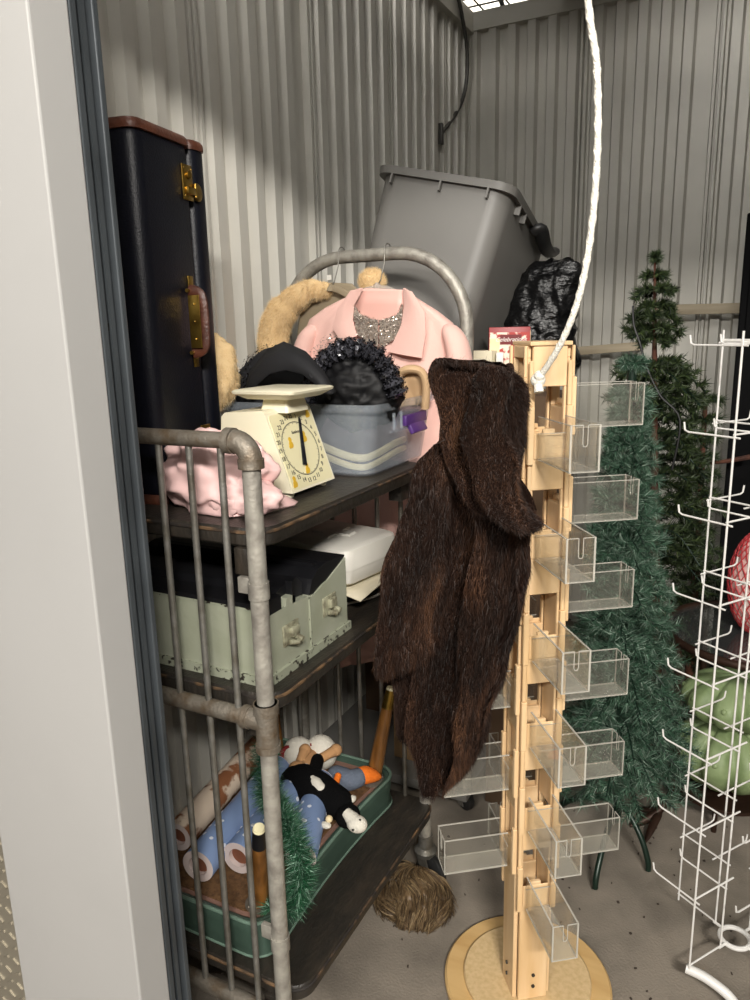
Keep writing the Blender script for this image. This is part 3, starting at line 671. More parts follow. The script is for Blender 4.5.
b = MB(); b.tube([q + V3([-.075, -.005, -.05]), q + V3([.075, -.005, -.05])], .004, 8); b.tube(smoothpath([q + V3([-.05, -.005, -.085]), q + V3([-.02, -.008, -.062]), q + V3([0, -.008, -.07]), q + V3([.02, -.008, -.062]), q + V3([.05, -.005, -.085])], 4), .004, 8); b.build('trouser_bar', 'hanger_clear', g)
g, q = hanger('clothes_hanger', 'tan hanger holding the blonde fur coat', 342, HY + .005, RZT, .07, 'tan_cloth', .115, .13)
b = MB(); b.box(q + V3([0.0, -.004, .03]), (.014, .003, .014)); b.build('size_tag', 'white_plastic', g)
FY = 1.962
fc = thing('fur_stole', 'blonde fur coat with tan lining hanging behind the pink jacket', 'coat', (-1.15, 1.945, 1.2))
b = MB(); rows_loft(b, [(283, 332, 352, FY, .016), (296, 312, 366, FY, .02), (315, 300, 372, FY, .02), (345, 296, 372, FY, .02), (420, 296, 370, FY, .02)], 40); b.build('coat_lining', 'tan_cloth', fc, angle=3)
b = MB(); P = [aty(330, 288, 1.94), aty(308, 291, 1.93), aty(288, 305, 1.92), aty(275, 325, 1.91), aty(272, 350, 1.91), aty(276, 380, 1.91)]
b.tube(smoothpath(P, 5), [.010] + [.02] * 2 + [.027] * 3 + [.034] * 5 + [.042] * 8 + [.04] * 7, 18); lumpy(b, .012, 18); fur(b, 26000, .013, .0009, (-.2, -.1, -.6), .28, .5); b.build('fur_collar', ['blonde_fur', 'blonde_hide'], fc)
b = MB(); lump(b, aty(372, 282, 1.965), (.040, .028, .034), .1, 2, 4); fur(b, 5000, .011, .0008, (0, -.1, .5), .25, .4); b.build('fur_tuft', ['blonde_fur', 'blonde_hide'], fc)
b = MB(); lump(b, aty(222, 372, 1.42) + V3([-.02, 0, 0]), (.055, .05, .085), .12, 2, 6, zmin=ZS); fur(b, 7000, .011, .0008, (0, -.1, -.5), .2, .3); tag(b.build('fur_hat', ['blonde_fur', 'blonde_hide']), 'tan fur edge peeking out behind the tall black suitcase', 'fur')

# ================================================================== BEHIND: tote, bag, boxes, cartons
TP = V3([-1.015, 2.415, 1.466]); TR = np.array(Euler((-.198, .228, .032), 'XYZ').to_matrix())
def tl(x, y, z): return TP + TR @ V3([x, y, z])
tote = thing('storage_tote', 'large grey plastic tote tilted on its side above the hoop', 'tote', TP)
def tring(a, c_, z, r=.06): return [tl(x, y, z) for x, y in rrect(2 * a, 2 * c_, r, 7)]
b = MB(); A_, B_, H_ = .212, .312, .488
b.loft([tring(.19, .292, 0), tring(.197, .299, .006), tring(A_ - .004, B_ - .004, H_ - .02), tring(A_ + .012, B_ + .012, H_ - .022), tring(A_ + .014, B_ + .014, H_), tring(A_ + .006, B_ + .006, H_), tring(A_ - .006, B_ - .006, H_ - .012), tring(A_ - .016, B_ - .016, H_ - .09), tring(.187, .288, .012)])
b.build('tub', 'tote_gray', tote, angle=0.5)
for k in (-.16, 0.0, .15): b = MB(); b.box(tl(k, -B_ - .004, H_ - .035), (.006, .018, .03), rot=Matrix(TR.tolist())); b.build('rim_rib', 'tote_gray', tote, smooth=False)
for k in (-.2, -.12): b = MB(); b.box(tl(A_ + .004, k, H_ - .035), (.018, .006, .03), rot=Matrix(TR.tolist())); b.build('rim_rib', 'tote_gray', tote, smooth=False)
b = MB(); P = [tl(A_ + .010, .02, H_ - .03), tl(A_ + .03, .02, H_ - .02), tl(A_ + .036, .10, H_ - .045), tl(A_ + .036, .2, H_ - .045), tl(A_ + .03, .28, H_ - .02), tl(A_ + .01, .28, H_ - .03)]
b.tube(smoothpath(P, 5), .024, 12, flat=.7); b.build('handle', 'tote_dark', tote)
b = MB(); p = planehit(516, 243, tl(A_ - .01, 0, .3), TR @ V3([1, 0, .06])); b.box(p + V3([.003, 0, 0]), (.003, .004, .03), rot=Matrix(TR.tolist())); b.build('red_mark', 'plush_red', tote)
ct = thing('carton', 'brown cardboard box on the cart shelf under the tilted grey tote', 'box', (-1.05, 2.5, 1.305)); b = MB(); b.box((-1.07, 2.44, 1.345), (.36, .4, .075), bev=.004); b.build('box', 'carton', ct); b = MB(); b.box((-1.07, 2.44, 1.3835), (.05, .4, .002)); b.build('tape', 'cream_card', ct)
b = MB(); rows_loft(b, [(262, 560, 577, 2.60, .03), (267, 536, 579, 2.60, .07), (280, 524, 578, 2.60, .13), (300, 514, 575, 2.60, .18), (320, 506, 572, 2.60, .2), (335, 502, 573, 2.60, .2), (352, 500, 577, 2.60, .2), (366, 502, 577, 2.60, .19), (376, 506, 574, 2.60, .17)], 110, 2.2)
def crease(p):
    v = Vector(p); a = mnoise.noise(Vector((v.x * 9 + v.z * 6, v.y * 6, v.z * 16 - v.x * 5)) + Vector((4, 2, 7))); c_ = mnoise.noise(Vector((v.x * 22, v.y * 15, v.z * 30 + v.x * 14)))
    return .042 * (.3 - abs(a)) + .020 * (.3 - abs(c_)) + .008 * mnoise.noise(v * 45)
cb = aty(540, 320, 2.60); b.v = [tuple(V3(p) + _n((V3(p) - cb) * V3([1, 1.4, .8]) + 1e-6) * crease(p)) for p in b.v]
b.v = [(p[0], p[1], max(p[2], 1.3065)) for p in b.v]
tag(b.build('trash_bag', 'bag_black', angle=3), 'shiny black plastic trash bag beside the tilted grey tote', 'bag')
# red printed box
e1 = aty(489, 331, 2.16); e2 = aty(530.5, 327.5, 2.20); zt = 1.546; zb = 1.352
u = (e2 - e1); u[2] = 0; wdt = np.linalg.norm(u); u /= wdt; dn = V3([-u[1], u[0], 0]); o = V3([e1[0], e1[1], 0])
rb = thing('gift_box', 'red and cream printed box standing upright beside the black trash bag', 'box', o + u * wdt / 2 + V3([0, 0, zb]))
ang = math.atan2(u[1], u[0]); rr_ = RZ(ang); hh = zt - zb; dd = .085
b = MB(); b.box(o + u * wdt / 2 + dn * dd / 2 + V3([0, 0, (zt + zb) / 2]), (wdt, dd, hh), rot=rr_, bev=.0015); b.build('box', 'red_box', rb)
b = MB(); b.box(o + u * wdt / 2 - dn * .0008 + V3([0, 0, zt - .10]), (wdt * .97, .0012, .17), rot=rr_); b.build('front_print', 'red_print', rb)
b = MB(); b.box(o + u * wdt * .14 - dn * .0016 + V3([0, 0, zt - .055]), (wdt * .24, .0012, .045), rot=rr_); b.build('cream_panel', 'cream_print', rb)
b = MB(); b.box(o + u * wdt * .53 - dn * .0022 + V3([0, 0, zt - .036]), (wdt * .52, .0012, .028), rot=rr_); b.build('name_plate', 'plate_red', rb)
text('lettering', 'Celebrations', .0175, 'white_print', o + u * wdt * .53 - dn * .0034 + V3([0, 0, zt - .036]), u, (0, 0, 1), rb, shear=.35)
b = MB(); b.box(o + u * (wdt + .0005) + dn * dd * .5 + V3([0, 0, zt - .1]), (.0012, dd * .9, .18), rot=rr_); b.build('side_print', 'cream_print', rb)
wb_ = thing('white_box', 'cream white box with a folded end tab left of the red box', 'box', (-.80, 2.14, 1.352))
b = MB(); p1 = aty(468, 351, 2.12); p2 = aty(492, 349, 2.12); b.box(((p1[0] + p2[0]) / 2, 2.16, (p1[2] + 1.306) / 2), (p2[0] - p1[0], .08, p1[2] - 1.306), bev=.002); b.build('box', 'cream_card', wb_)
b = MB(); p3_ = aty(500, 349, 2.13); b.box(((p2[0] + p3_[0]) / 2 + .002, 2.155, p1[2] - .04), (p3_[0] - p2[0], .05, .07), rot=RZ(.3), bev=.002); b.build('end_tab', 'white_plastic', wb_)
for nm, c, sz, lab in (('moving_carton', (-.612, 2.235, .335), (.19, .24, .67), 'tall brown cardboard carton on the floor behind the wooden display stand'), ('moving_carton', (-.612, 2.235, 1.011), (.185, .23, .68), 'brown cardboard carton stacked under the red printed box')):
    k = thing(nm, lab, 'box', (c[0], c[1], c[2] - sz[2] / 2), 'brown cartons behind the display stand'); b = MB(); b.box(c, sz, bev=.004); b.build('box', 'dark_carton', k); b = MB(); b.box((c[0], c[1], c[2] + sz[2] / 2), (.05, sz[1] + .002, .002)); b.box((c[0], c[1] - sz[1] / 2 - .0005, c[2] + sz[2] / 2 - .05), (.05, .002, .1)); b.build('tape', 'carton', k)
k = thing('carton', 'tan cardboard box on the grey platform behind the pipe cart', 'box', (-.9, 2.2, .123)); b = MB(); b.box((-.90, 2.2, .235), (.22, .3, .22), bev=.003); b.build('box', 'carton', k); b = MB(); b.box((-.9, 2.2, .3455), (.05, .302, .002)); b.build('tape', 'cream_card', k)
k = thing('carton', 'dark cardboard box at the rear of the grey platform', 'box', (-1.12, 2.5, .123)); b = MB(); b.box((-1.1, 2.55, .42), (.3, .5, .59), bev=.003); b.build('box', 'dark_carton', k); b = MB(); b.box((-1.1, 2.55, .716), (.05, .502, .002)); b.build('tape', 'carton', k)

# ================================================================== MIDDLE SHELF
ZM = .9005
gc = thing('metal_case', 'chipped sage green metal case with black tops and two latches', 'case', (-1.0, 1.2, ZM))
b = MB(); b.prism([(1.038, .0), (1.356, .0), (1.356, .018), (1.038, .018)], -1.245, -.768, ((0, 0, ZM), (0, 1, 0), (0, 0, 1), (1, 0, 0))); b.build('base_flange', 'sage_worn', gc, smooth=False)
b = MB(); b.prism([(1.044, .016), (1.196, .016), (1.196, .128), (1.150, .132), (1.146, .150), (1.120, .150), (1.116, .134), (1.100, .134), (1.096, .152), (1.044, .152)], -1.24, -.775, ((0, 0, ZM), (0, 1, 0), (0, 0, 1), (1, 0, 0))); b.build('front_body', 'sage_paint', gc, smooth=False)
b = MB(); b.prism([(1.200, .016), (1.348, .016), (1.348, .166), (1.268, .138), (1.250, .136), (1.218, .126), (1.200, .128)], -1.24, -.773, ((0, 0, ZM), (0, 1, 0), (0, 0, 1), (1, 0, 0))); b.build('rear_body', 'sage_paint', gc, smooth=False)
b = MB(); b.prism([(1.042, .152), (1.198, .129), (1.198, .155), (1.18, .172), (1.12, .168), (1.10, .160), (1.042, .160)], -1.245, -.79, ((0, 0, ZM), (0, 1, 0), (0, 0, 1), (1, 0, 0)))
b.box((-.785, 1.075, ZM + .150), (.022, .05, .028)); b.box((-.783, 1.145, ZM + .155), (.016, .010, .045)); b.build('front_lid', 'black_tin', gc, smooth=False)
b = MB(); b.prism([(1.202, .129), (1.218, .127), (1.25, .137), (1.268, .139), (1.347, .167), (1.350, .172), (1.27, .178), (1.24, .172), (1.215, .158)], -1.245, -.776, ((0, 0, ZM), (0, 1, 0), (0, 0, 1), (1, 0, 0))); b.box((-1.0, 1.25, ZM + .174), (.42, .012, .014)); b.build('rear_lid', 'black_tin', gc, smooth=False)
for y, z in ((1.125, .078), (1.272, .085)):
    b = MB(); b.box((-.7725, y, ZM + z), (.005, .052, .042), bev=.0015); b.box((-.766, y + .004, ZM + z + .004), (.010, .026, .02), bev=.003); b.tube([(-.764, y - .016, ZM + z - .012), (-.756, y, ZM + z - .016), (-.764, y + .016, ZM + z - .012)], .005, 8); b.cyl((-.77, y + .012, ZM + z - .01), (-.752, y + .012, ZM + z - .014), .006, n=10)
    b.build('latch', 'latch_paint', gc)
b = MB()
for y0, z0, y1, z1 in ((1.044, .016, 1.044, .150), (1.198, .02, 1.198, .125)): b.box((-.7735, y0, ZM + (z0 + z1) / 2), (.004, .004, z1 - z0))
b.box((-1.0, 1.0435, ZM + .149), (.46, .003, .004)); b.build('chipped_edge', 'sage_worn', gc, smooth=False)
tin = thing('record_tin', 'flat black round tin with a silver rim and yellow label strip', 'tin', (-.97, 1.565, ZM))
b = MB(); b.lathe([(.150, 0), (.156, .004), (.156, .012), (.148, .016), (.148, .060), (.142, .066)], (-.955, 1.575, ZM), 48); b.build('tin_body', 'black_tin', tin)
b = MB(); b.tube([(-.955 + .157 * math.cos(a), 1.575 + .157 * math.sin(a), ZM + .008) for a in np.linspace(0, 2 * math.pi, 65)[:-1]], .003, 6, closed=True); b.build('rim', 'pale_galv', tin)
b = MB(); b.tube([(-.955 + .1495 * math.cos(a), 1.575 + .1495 * math.sin(a), ZM + .052) for a in np.linspace(-.9, -.1, 12)], .0035, 6); b.build('label_strip', 'yellow', tin)
G = []
for i in range(9):
    row = []
    for j in range(9):
        x = -1.12 + .35 * i / 8; y = 1.40 + .36 * j / 8; z = ZM + .0705 + (.0 if i < 6 else 0) ; fx = max(0, (i - 5) / 3); fy = max(0, (3 - j) / 3); z -= .028 * fx * fx * .6 * (1 if j < 6 else .6); row.append((x + .0 * j, y + .035 * (i / 8) - .03, z - .01 * fx * fy + .002))
    G.append(row)
b = MB(); b.sheet(G, .003); tag(b.build('cream_folder', 'cream_card', angle=2), 'cream card folder with a drooping corner under the white first aid box', 'folder')
wp = thing('first_aid_box', 'white plastic box with a raised cross on its lid', 'box', (-.95, 1.52, ZM + .076)); wc = (-.905, 1.525); RWp = RZ(-.17)
def wr_(wd, dp_, z, r=.022): return [V3([wc[0], wc[1], ZM + .075 + z]) + V3(RWp @ Vector((x, y, 0))) for x, y in rrect(wd, dp_, r, 5)]
b = MB(); b.loft([wr_(.235, .195, 0), wr_(.246, .205, .006), wr_(.252, .211, .036)]); b.build('tray', 'white_plastic', wp)
b = MB(); b.loft([wr_(.256, .215, .037), wr_(.256, .215, .045), wr_(.246, .205, .082, .03), wr_(.225, .185, .088, .03)]); b.build('lid', 'white_plastic', wp)
b = MB(); z = ZM + .075 + .0885; cr_ = [(.015, .05), (-.015, .05), (-.015, .015), (-.05, .015), (-.05, -.015), (-.015, -.015), (-.015, -.05), (.015, -.05), (.015, -.015), (.05, -.015), (.05, .015), (.015, .015)]
q = V3([wc[0], wc[1], 0]); b.frustum([q + V3([x * 1.1, y * 1.1, z - .001]) for x, y in cr_[::-1]], [q + V3([x, y, z + .004]) for x, y in cr_[::-1]]); b.build('cross', 'white_plastic', wp, smooth=False)

# ================================================================== BOTTOM SHELF: upside-down table and what lies in it
ZL = .2625
gt = thing('coffee_table', 'upside-down low table with a green vinyl edge and splayed wooden legs', 'table', (-1.03, 1.36, ZL))
def tabpoly(k, bow=.022):
    x0, x1, y0, y1 = -1.245 - k, -.812 + k, 1.042 - k, 1.672 + k; r = .06; c = ((x0 + x1) / 2, (y0 + y1) / 2); P = []
    base = rrect(x1 - x0, y1 - y0, r, 6); n = len(base)
    for i in range(n):
        a = V3([*base[i], 0]); q = V3([*base[(i + 1) % n], 0]); m_ = 8 if np.linalg.norm(q - a) > .1 else 1
        for j in range(m_):
            p = a + (q - a) * j / m_; f = 1 - (abs(p[1]) / ((y1 - y0) / 2)) ** 2; p[0] -= math.copysign(bow * max(0, f), p[0]); P.append((c[0] + p[0], c[1] + p[1]))
    return P
def tp(k, z, bow=.022): return [V3([x, y, ZL + z]) for x, y in tabpoly(k, bow)]
b = MB(); b.loft([tp(.000, .001), tp(.004, .006), tp(.0, .030), tp(.003, .060), tp(.0, .082), tp(-.004, .086), tp(-.010, .084), tp(-.012, .066)], cap=True); b.build('green_edge', 'green_vinyl', gt, angle=.9)
for z in (.004, .085):
    b = MB(); b.tube(tp(.002, z), .0042, 8, closed=True); b.build('piping', 'green_piping', gt)
b = MB(); b.loft([tp(-.010, .066), tp(-.010, .071), tp(-.034, .0715), tp(-.036, .066)], cap=True); b.build('underside_border', 'cork_border', gt, smooth=False)
b = MB(); b.loft([tp(-.033, .066), tp(-.033, .0735)]); b.build('underside', 'cork', gt, smooth=False)
ZC = ZL + .0737
fb = V3([-.877, 1.109, ZC]); ft = atz(259, 828, .585); bb_ = V3([-.862, 1.615, ZC]); bt = atz(391, 688, .60)
for p0, p1 in ((fb, ft), (bb_, bt), (V3([-1.175, 1.105, ZC]), V3([-1.235, 1.06, .595])), (V3([-1.175, 1.61, ZC]), V3([-1.225, 1.655, .595]))):
    b = MB(); d = (p1 - p0); L_ = np.linalg.norm(d); d /= L_
    b.tube([p0, p0 + d * L_ * .3, p0 + d * L_ * .8], [.021, .0195, .0155], 18); lg = b.build('leg', 'leg_wood', gt)
    b = MB(); b.tube([p0 + d * L_ * .79, p0 + d * L_ * .985], [.0162, .0135], 18); b.build('ferrule', 'black_tin' if p0[1] < 1.3 else 'brass', lg)
    b = MB(); b.tube([p0 + d * L_ * .985, p0 + d * (L_ + .002)], [.0135, .011], 18); b.build('glide', 'dial_cream', lg)
    b = MB(); b.lathe([(.034, 0), (.034, .003), (.022, .006)], p0, 20)
    for a in (.8, 2.4, 4.2): b.ball(p0 + V3([math.cos(a) * .028, math.sin(a) * .028, .004]), .004, n=8, k=5)
    b.build('mounting_plate', 'rusty_galv', lg)
def roll(p0, p1, r, m_, lab, dots=True, cover=None):
    g = thing('wrapping_paper_roll', lab, 'roll', p0, 'rolls of wrapping paper on the upside-down table'); p0, p1 = V3(p0), V3(p1); d = p1 - p0; L_ = np.linalg.norm(d); d /= L_
    b = MB(); rings = [(r * .62, .004), (r * .62, 0), (r * .98, 0), (r, .002), (r, L_ - .002), (r * .98, L_), (r * .6, L_)]; b.lathe(rings, p0, 32, axis=d, cap=False); b.build('paper', m_, g)
    b = MB(); b.lathe([(r * .99, -.0008), (r * .6, -.0008), (r * .58, .05)], p0, 32, axis=d, cap=False); b.build('paper_edge', 'paper_pale', g); b = MB(); b.lathe([(r * .99, L_ + .0008), (r * .6, L_ + .0008), (r * .58, L_ - .05)], p0, 32, axis=d, cap=False); b.build('paper_edge', 'paper_pale', g)
    b = MB(); b.lathe([(r * .6, .012), (.0, .014)], p0, 24, axis=d); b.build('core', 'card_core', g); b = MB(); b.lathe([(r * .6, L_ - .012), (0, L_ - .014)], p0, 24, axis=d); b.build('core', 'card_core', g)
    if dots:
        b = MB(); u = _n(np.cross(d, [0, 0, 1])); v = np.cross(d, u)
        for k in range(46):
            a = random.uniform(0, 6.28); t = random.uniform(.02, L_ - .02); nn = u * math.cos(a) + v * math.sin(a); b.lathe([(.0065 * random.uniform(.5, 1), 0), (.005, .0006)], p0 + d * t + nn * (r - .0002), 7, axis=nn)
        b.build('snow_dots', 'snow_print', g)
    return g
rz = ZC + .041
roll(atz(198, 866, rz), (-1.095, 1.50, rz), .0395, 'wrap_blue', 'blue snow-dotted wrapping roll nearest the left side of the table')
roll(atz(238, 858, rz), (-1.005, 1.50, rz), .0395, 'wrap_blue', 'blue snow-dotted wrapping roll just behind the near wooden leg')
roll(atz(301, 858, rz) + V3([0, .0, 0]), atz(303, 812, rz) + V3([-.03, .13, 0]),   .036, 'wrap_blue', 'short blue wrapping roll with a white band under the cow plush', True)
roll(atz(181, 838, rz + .012) + V3([-.01, 0, 0]), (-1.20, 1.60, rz + .012), .036, 'wrap_brown', 'brown printed wrapping roll against the left edge of the table', False)
def garland_mesh(path, rad, n, length, width, wob=.3):
    b = MB(); P = np.array(smoothpath(path, 10)); b.tube(P, .003, 6); T = np.gradient(P, axis=0); T /= np.linalg.norm(T, axis=1, keepdims=True)
    i = RNG.integers(0, len(P) - 1, n); t = RNG.random((n, 1)); base = P[i] * (1 - t) + P[i + 1] * t; d = RNG.normal(size=(n, 3)); d -= T[i] * (d * T[i]).sum(1, keepdims=True) * .8; d /= np.linalg.norm(d, axis=1, keepdims=True)
    b.blades(base + d * rad * RNG.random((n, 1)) * .5, d + RNG.normal(size=(n, 3)) * wob, length * RNG.uniform(.6, 1.2, n), width); return b
gp = [aty(266, 742, 1.30), aty(266, 790, 1.22), aty(280, 810, 1.20), aty(296, 842, 1.18), aty(302, 880, 1.165), aty(290, 904, 1.15), atz(270, 908, ZC + .02)]
b = garland_mesh(gp, .03, 9000, .036, .0016); tag(b.build('tinsel_garland', 'garland', smooth=False), 'green tinsel garland trailing down past the near wooden leg', 'garland')
# plush toys
def pl(px, py, h): return atz(px, py, ZC + h)
cow = thing('cow_plush', 'black and white cow plush lying on the cork underside', 'plush toy', pl(325, 800, 0), 'plush toys on the upside-down table')
a0 = pl(299, 782, .05); a1 = pl(322, 795, .05); a2 = pl(343, 806, .045)
b = MB(); b.tube(smoothpath([a0 + V3([-.01, .01, 0]), a0, a1, a2, a2 + (a2 - a1) * .3], 5), [.012, .03, .04, .045, .048, .05, .052, .053, .053, .052, .05, .047, .044, .042, .04, .036, .03, .026, .022, .016, .008], 18); b.build('body', 'plush_black', cow)
hd = pl(348, 816, .05); b = MB(); b.ball(hd, (.03, .034, .026)); b.build('head', 'plush_black', cow)
b = MB(); p = pl(346, 812, .072); q = pl(357, 824, .058); b.tube([p, (p + q) / 2, q], [.012, .017, .02], 14); b.ball(q, (.026, .022, .02)); b.build('muzzle', 'plush_white', cow)
b = MB(); b.ball(pl(326, 825, .05), (.014, .010, .008)); b.build('ear', 'plush_white', cow)
b = MB(); b.ball(pl(352, 799, .055), (.010, .014, .008)); b.build('ear', 'plush_white', cow)
b = MB(); p = pl(329, 819, .06); b.ball(p, .009); p = pl(346, 802, .06); b.ball(p, .008); b.build('horn', 'beige_cream', cow)
for px, py in ((353, 830), (360, 820)):
    b = MB(); b.ball(pl(px, py, .075), .0028); b.build('eye', 'ink', cow)
b = MB(); p = pl(313, 780, .09); q = pl(321, 788, .085); b.tube([p, p + (q - p) * .5, q], [.012, .016, .013], 12); b.ball(q, .013); b.ball(p, .012); b.build('hoof', 'plush_white', cow)
b = MB(); p0 = pl(318, 758, .07); p1 = pl(314, 775, .085); b.tube(smoothpath([p0, (p0 + p1) / 2, p1], 4), [.012, .017, .018, .018, .018, .017, .017, .016, .014], 12); b.build('arm', 'plush_black', cow)
tan_ = thing('tan_plush', 'tan plush animal with raised arms behind the cow plush', 'plush toy', pl(308, 770, 0), 'plush toys on the upside-down table')
b = MB(); b.tube(smoothpath([pl(296, 782, .04), pl(306, 768, .05), pl(314, 752, .05)], 5), [.014, .022, .027, .03, .031, .03, .029, .028, .026, .022, .014], 14); b.build('body', 'plush_tan', tan_)
for P in ((pl(316, 762, .06), pl(325, 756, .075), pl(336, 750, .08)), (pl(298, 768, .06), pl(301, 760, .075), pl(305, 750, .085))):
    b = MB(); b.tube(smoothpath(P, 4), [.012, .013, .013, .013, .013, .013, .014, .015, .012], 12); b.ball(P[2], .017); b.build('arm', 'plush_tan', tan_)
b = MB(); b.ball(pl(298, 770, .07), (.028, .025, .024)); b.build('head', 'plush_tan', tan_)
b = MB(); b.ball(pl(302, 765, .092), .004); b.build('eye', 'ink', tan_)
bird = thing('bird_plush', 'grey bird plush with an orange beak and feet beside the rear leg', 'plush toy', pl(345, 780, 0), 'plush toys on the upside-down table')
b = MB(); b.tube(smoothpath([pl(331, 774, .03), pl(340, 778, .032), pl(350, 780, .035), pl(362, 776, .035)], 5), [.018, .024, .028, .03, .031, .031, .031, .031, .03, .029, .028, .027, .026, .025, .024, .020], 16); b.build('body', 'plush_gray', bird)
b = MB(); b.tube(smoothpath([pl(358, 775, .035), pl(366, 775, .035), pl(374, 776, .03), pl(381, 777, .022)], 4), [.018, .021, .023, .024, .024, .023, .021, .019, .017, .014, .011, .008, .004], 16); b.build('beak', 'plush_orange', bird)
for P in ((pl(338, 776, .065), pl(336, 784, .055), pl(339, 788, .045)), (pl(337, 787, .05), pl(341, 791, .04), pl(345, 793, .03))):
    b = MB(); b.tube(smoothpath(P, 4), .009, 10); b.ball(P[0], .009); b.ball(P[2], .009); b.build('foot', 'plush_orange', bird)
for (px, py), lab in (((299, 748), 'white ball plush with a red band at the rear left of the toys'), ((321, 746), 'white ball plush with a red stripe touching the tan plush arm')):
    g = thing('ball_plush', lab, 'plush toy', pl(px, py + 12, 0), 'round white plush balls'); c = pl(px, py + 6, .05); b = MB(); b.ball(c, (.048, .042, .05)); b.build('ball', 'plush_white', g)
    b = MB(); b.tube([c + V3([math.cos(a) * .030 - .008, math.sin(a) * .012 - .034, math.sin(a) * .030 - .0]) for a in np.linspace(.5, 3.2, 14)], .008, 8); b.build('red_band', 'plush_red', g)

# ---- wig on the floor
wg = atz(412, 892, .05); b = MB(); lump(b, wg, (.105, .075, .055), .15, 2, 21, zmin=.003, n=40, k=24)
p, nn = b.surface_samples(3200); strands = MB()
for q, m_ in zip(p, nn):
    v = nvec(Vector(q) * 11 + Vector((3, 1, 2))); tdir = V3(v) + V3([.5, -.35, -.25]); tdir -= m_ * (tdir @ m_); tdir /= np.linalg.norm(tdir) + 1e-9; s_ = np.cross(tdir, m_); pts = [q - m_ * .003]
    L_ = random.uniform(.04, .085); cu = 1.4 * mnoise.noise(Vector(q) * 14)
    for k in range(1, 7):
        t = k / 6; r_ = q + tdir * L_ * t + s_ * cu * .035 * t * t; c0 = V3([wg[0], wg[1], .02]); rel = (r_ - c0) / V3([.105, .075, .085]); ln = np.linalg.norm(rel); r_ = c0 + (r_ - c0) * (1 + (1.0 / max(ln, .3) - 1) * .55) + m_ * .006 * math.sin(math.pi * t); pts.append(r_)
    pts = [V3([a[0], a[1], max(a[2], .002)]) for a in pts]; strands.tube(pts, [.0008, .0013, .0013, .0012, .001, .0007, .0003], 3)
strands.add(b.v, b.f); tag(strands.build('wig', 'wig', angle=2), 'wavy brown wig lying on the floor under the cart corner', 'wig')

# ================================================================== WOODEN DISPLAY STAND
SC = V3([-.38, 1.45, 0]); fN = V3([.6, -.8, 0]); fT = V3([.8, .6, 0])
st = thing('display_stand', 'tall maple display stand with clear trays on a round base', 'display stand', (-.384, 1.486, 0))
b = MB(); b.lathe([(.190, .001), (.197, .004), (.197, .016), (.192, .021)], (-.384, 1.480, 0), 64); b.build('base_disc', 'maple_base', st)
b = MB(); b.lathe([(.150, .021), (.150, .030), (.147, .033)], (-.384, 1.478, 0), 64); b.build('swivel_disc', 'particle', st)
FRONT = [.294, .49, .69, .885, 1.10, 1.30]; SIDE = [.385, .575, .77, .97, 1.16, 1.353]
Z0, Z1 = .034, 1.512
faces = [(fN, fT, FRONT), (fT, -fN, SIDE), (-fN, -fT, FRONT), (-fT, fN, SIDE)]
HW = .0445
for N_, T_, zs in faces:
    b = MB(); R3 = Matrix([[T_[0], N_[0], 0], [T_[1], N_[1], 0], [0, 0, 1]]); t_ = .010
    def bx(u0, u1, z0, z1, k0=0.0, k1=None):
        k1 = t_ if k1 is None else k1; c = SC + T_ * (u0 + u1) / 2 + N_ * (HW - t_ + (k0 + k1) / 2); b.box((c[0], c[1], (z0 + z1) / 2), (abs(u1 - u0), k1 - k0, z1 - z0), rot=R3, bev=.0015, seg=1)
    iw = HW - t_ - .0005
    cuts = [(z + .040, z + .136) for z in zs]; prev = Z0
    for (a, c_) in cuts:
        if c_ > Z1 - .02: c_ = Z1 - .02
        bx(-iw, iw, prev, a); bx(-iw, -.029, a, c_); bx(.029, iw, a, c_); prev = c_
    bx(-iw, iw, prev, Z1)
    for k, z in enumerate(zs):                                      # stepped side cleats that carry each tray
        for s in (-1, 1):
            bx(s * .0385 - .006, s * .0385 + .006, z - .012, z + .10, t_, t_ + .010); bx(s * .0385 - .004, s * .0385 + .004, z + .10, min(z + .185, Z1), t_, t_ + .006)
        bx(-.030, .030, z - .002, z + .048, t_, t_ + .004); bx(-.012, .012, z + .046, z + .056, t_ * .4, t_ + .003)
    b.build('column_panel', 'maple', st, smooth=False)
b = MB(); R3 = Matrix([[fT[0], fN[0], 0], [fT[1], fN[1], 0], [0, 0, 1]]); b.box((SC[0], SC[1], Z1 + .004), (.084, .098, .008), rot=R3, bev=.002); b.build('top_cap', 'maple', st, smooth=False)
b = MB()
for z in (.07, .10):
    p = SC + fN * (HW + .001); b.cyl((p[0] + .0, p[1], z), (p[0] + fN[0] * .003, p[1] + fN[1] * .003, z), .004, n=10); p = SC - fT * (HW + .001) + fN * .0; b.cyl((p[0], p[1], z), tuple(p - fT * .003 + V3([0, 0, z])), .004, n=10)
b.build('screw', 'ink', st)
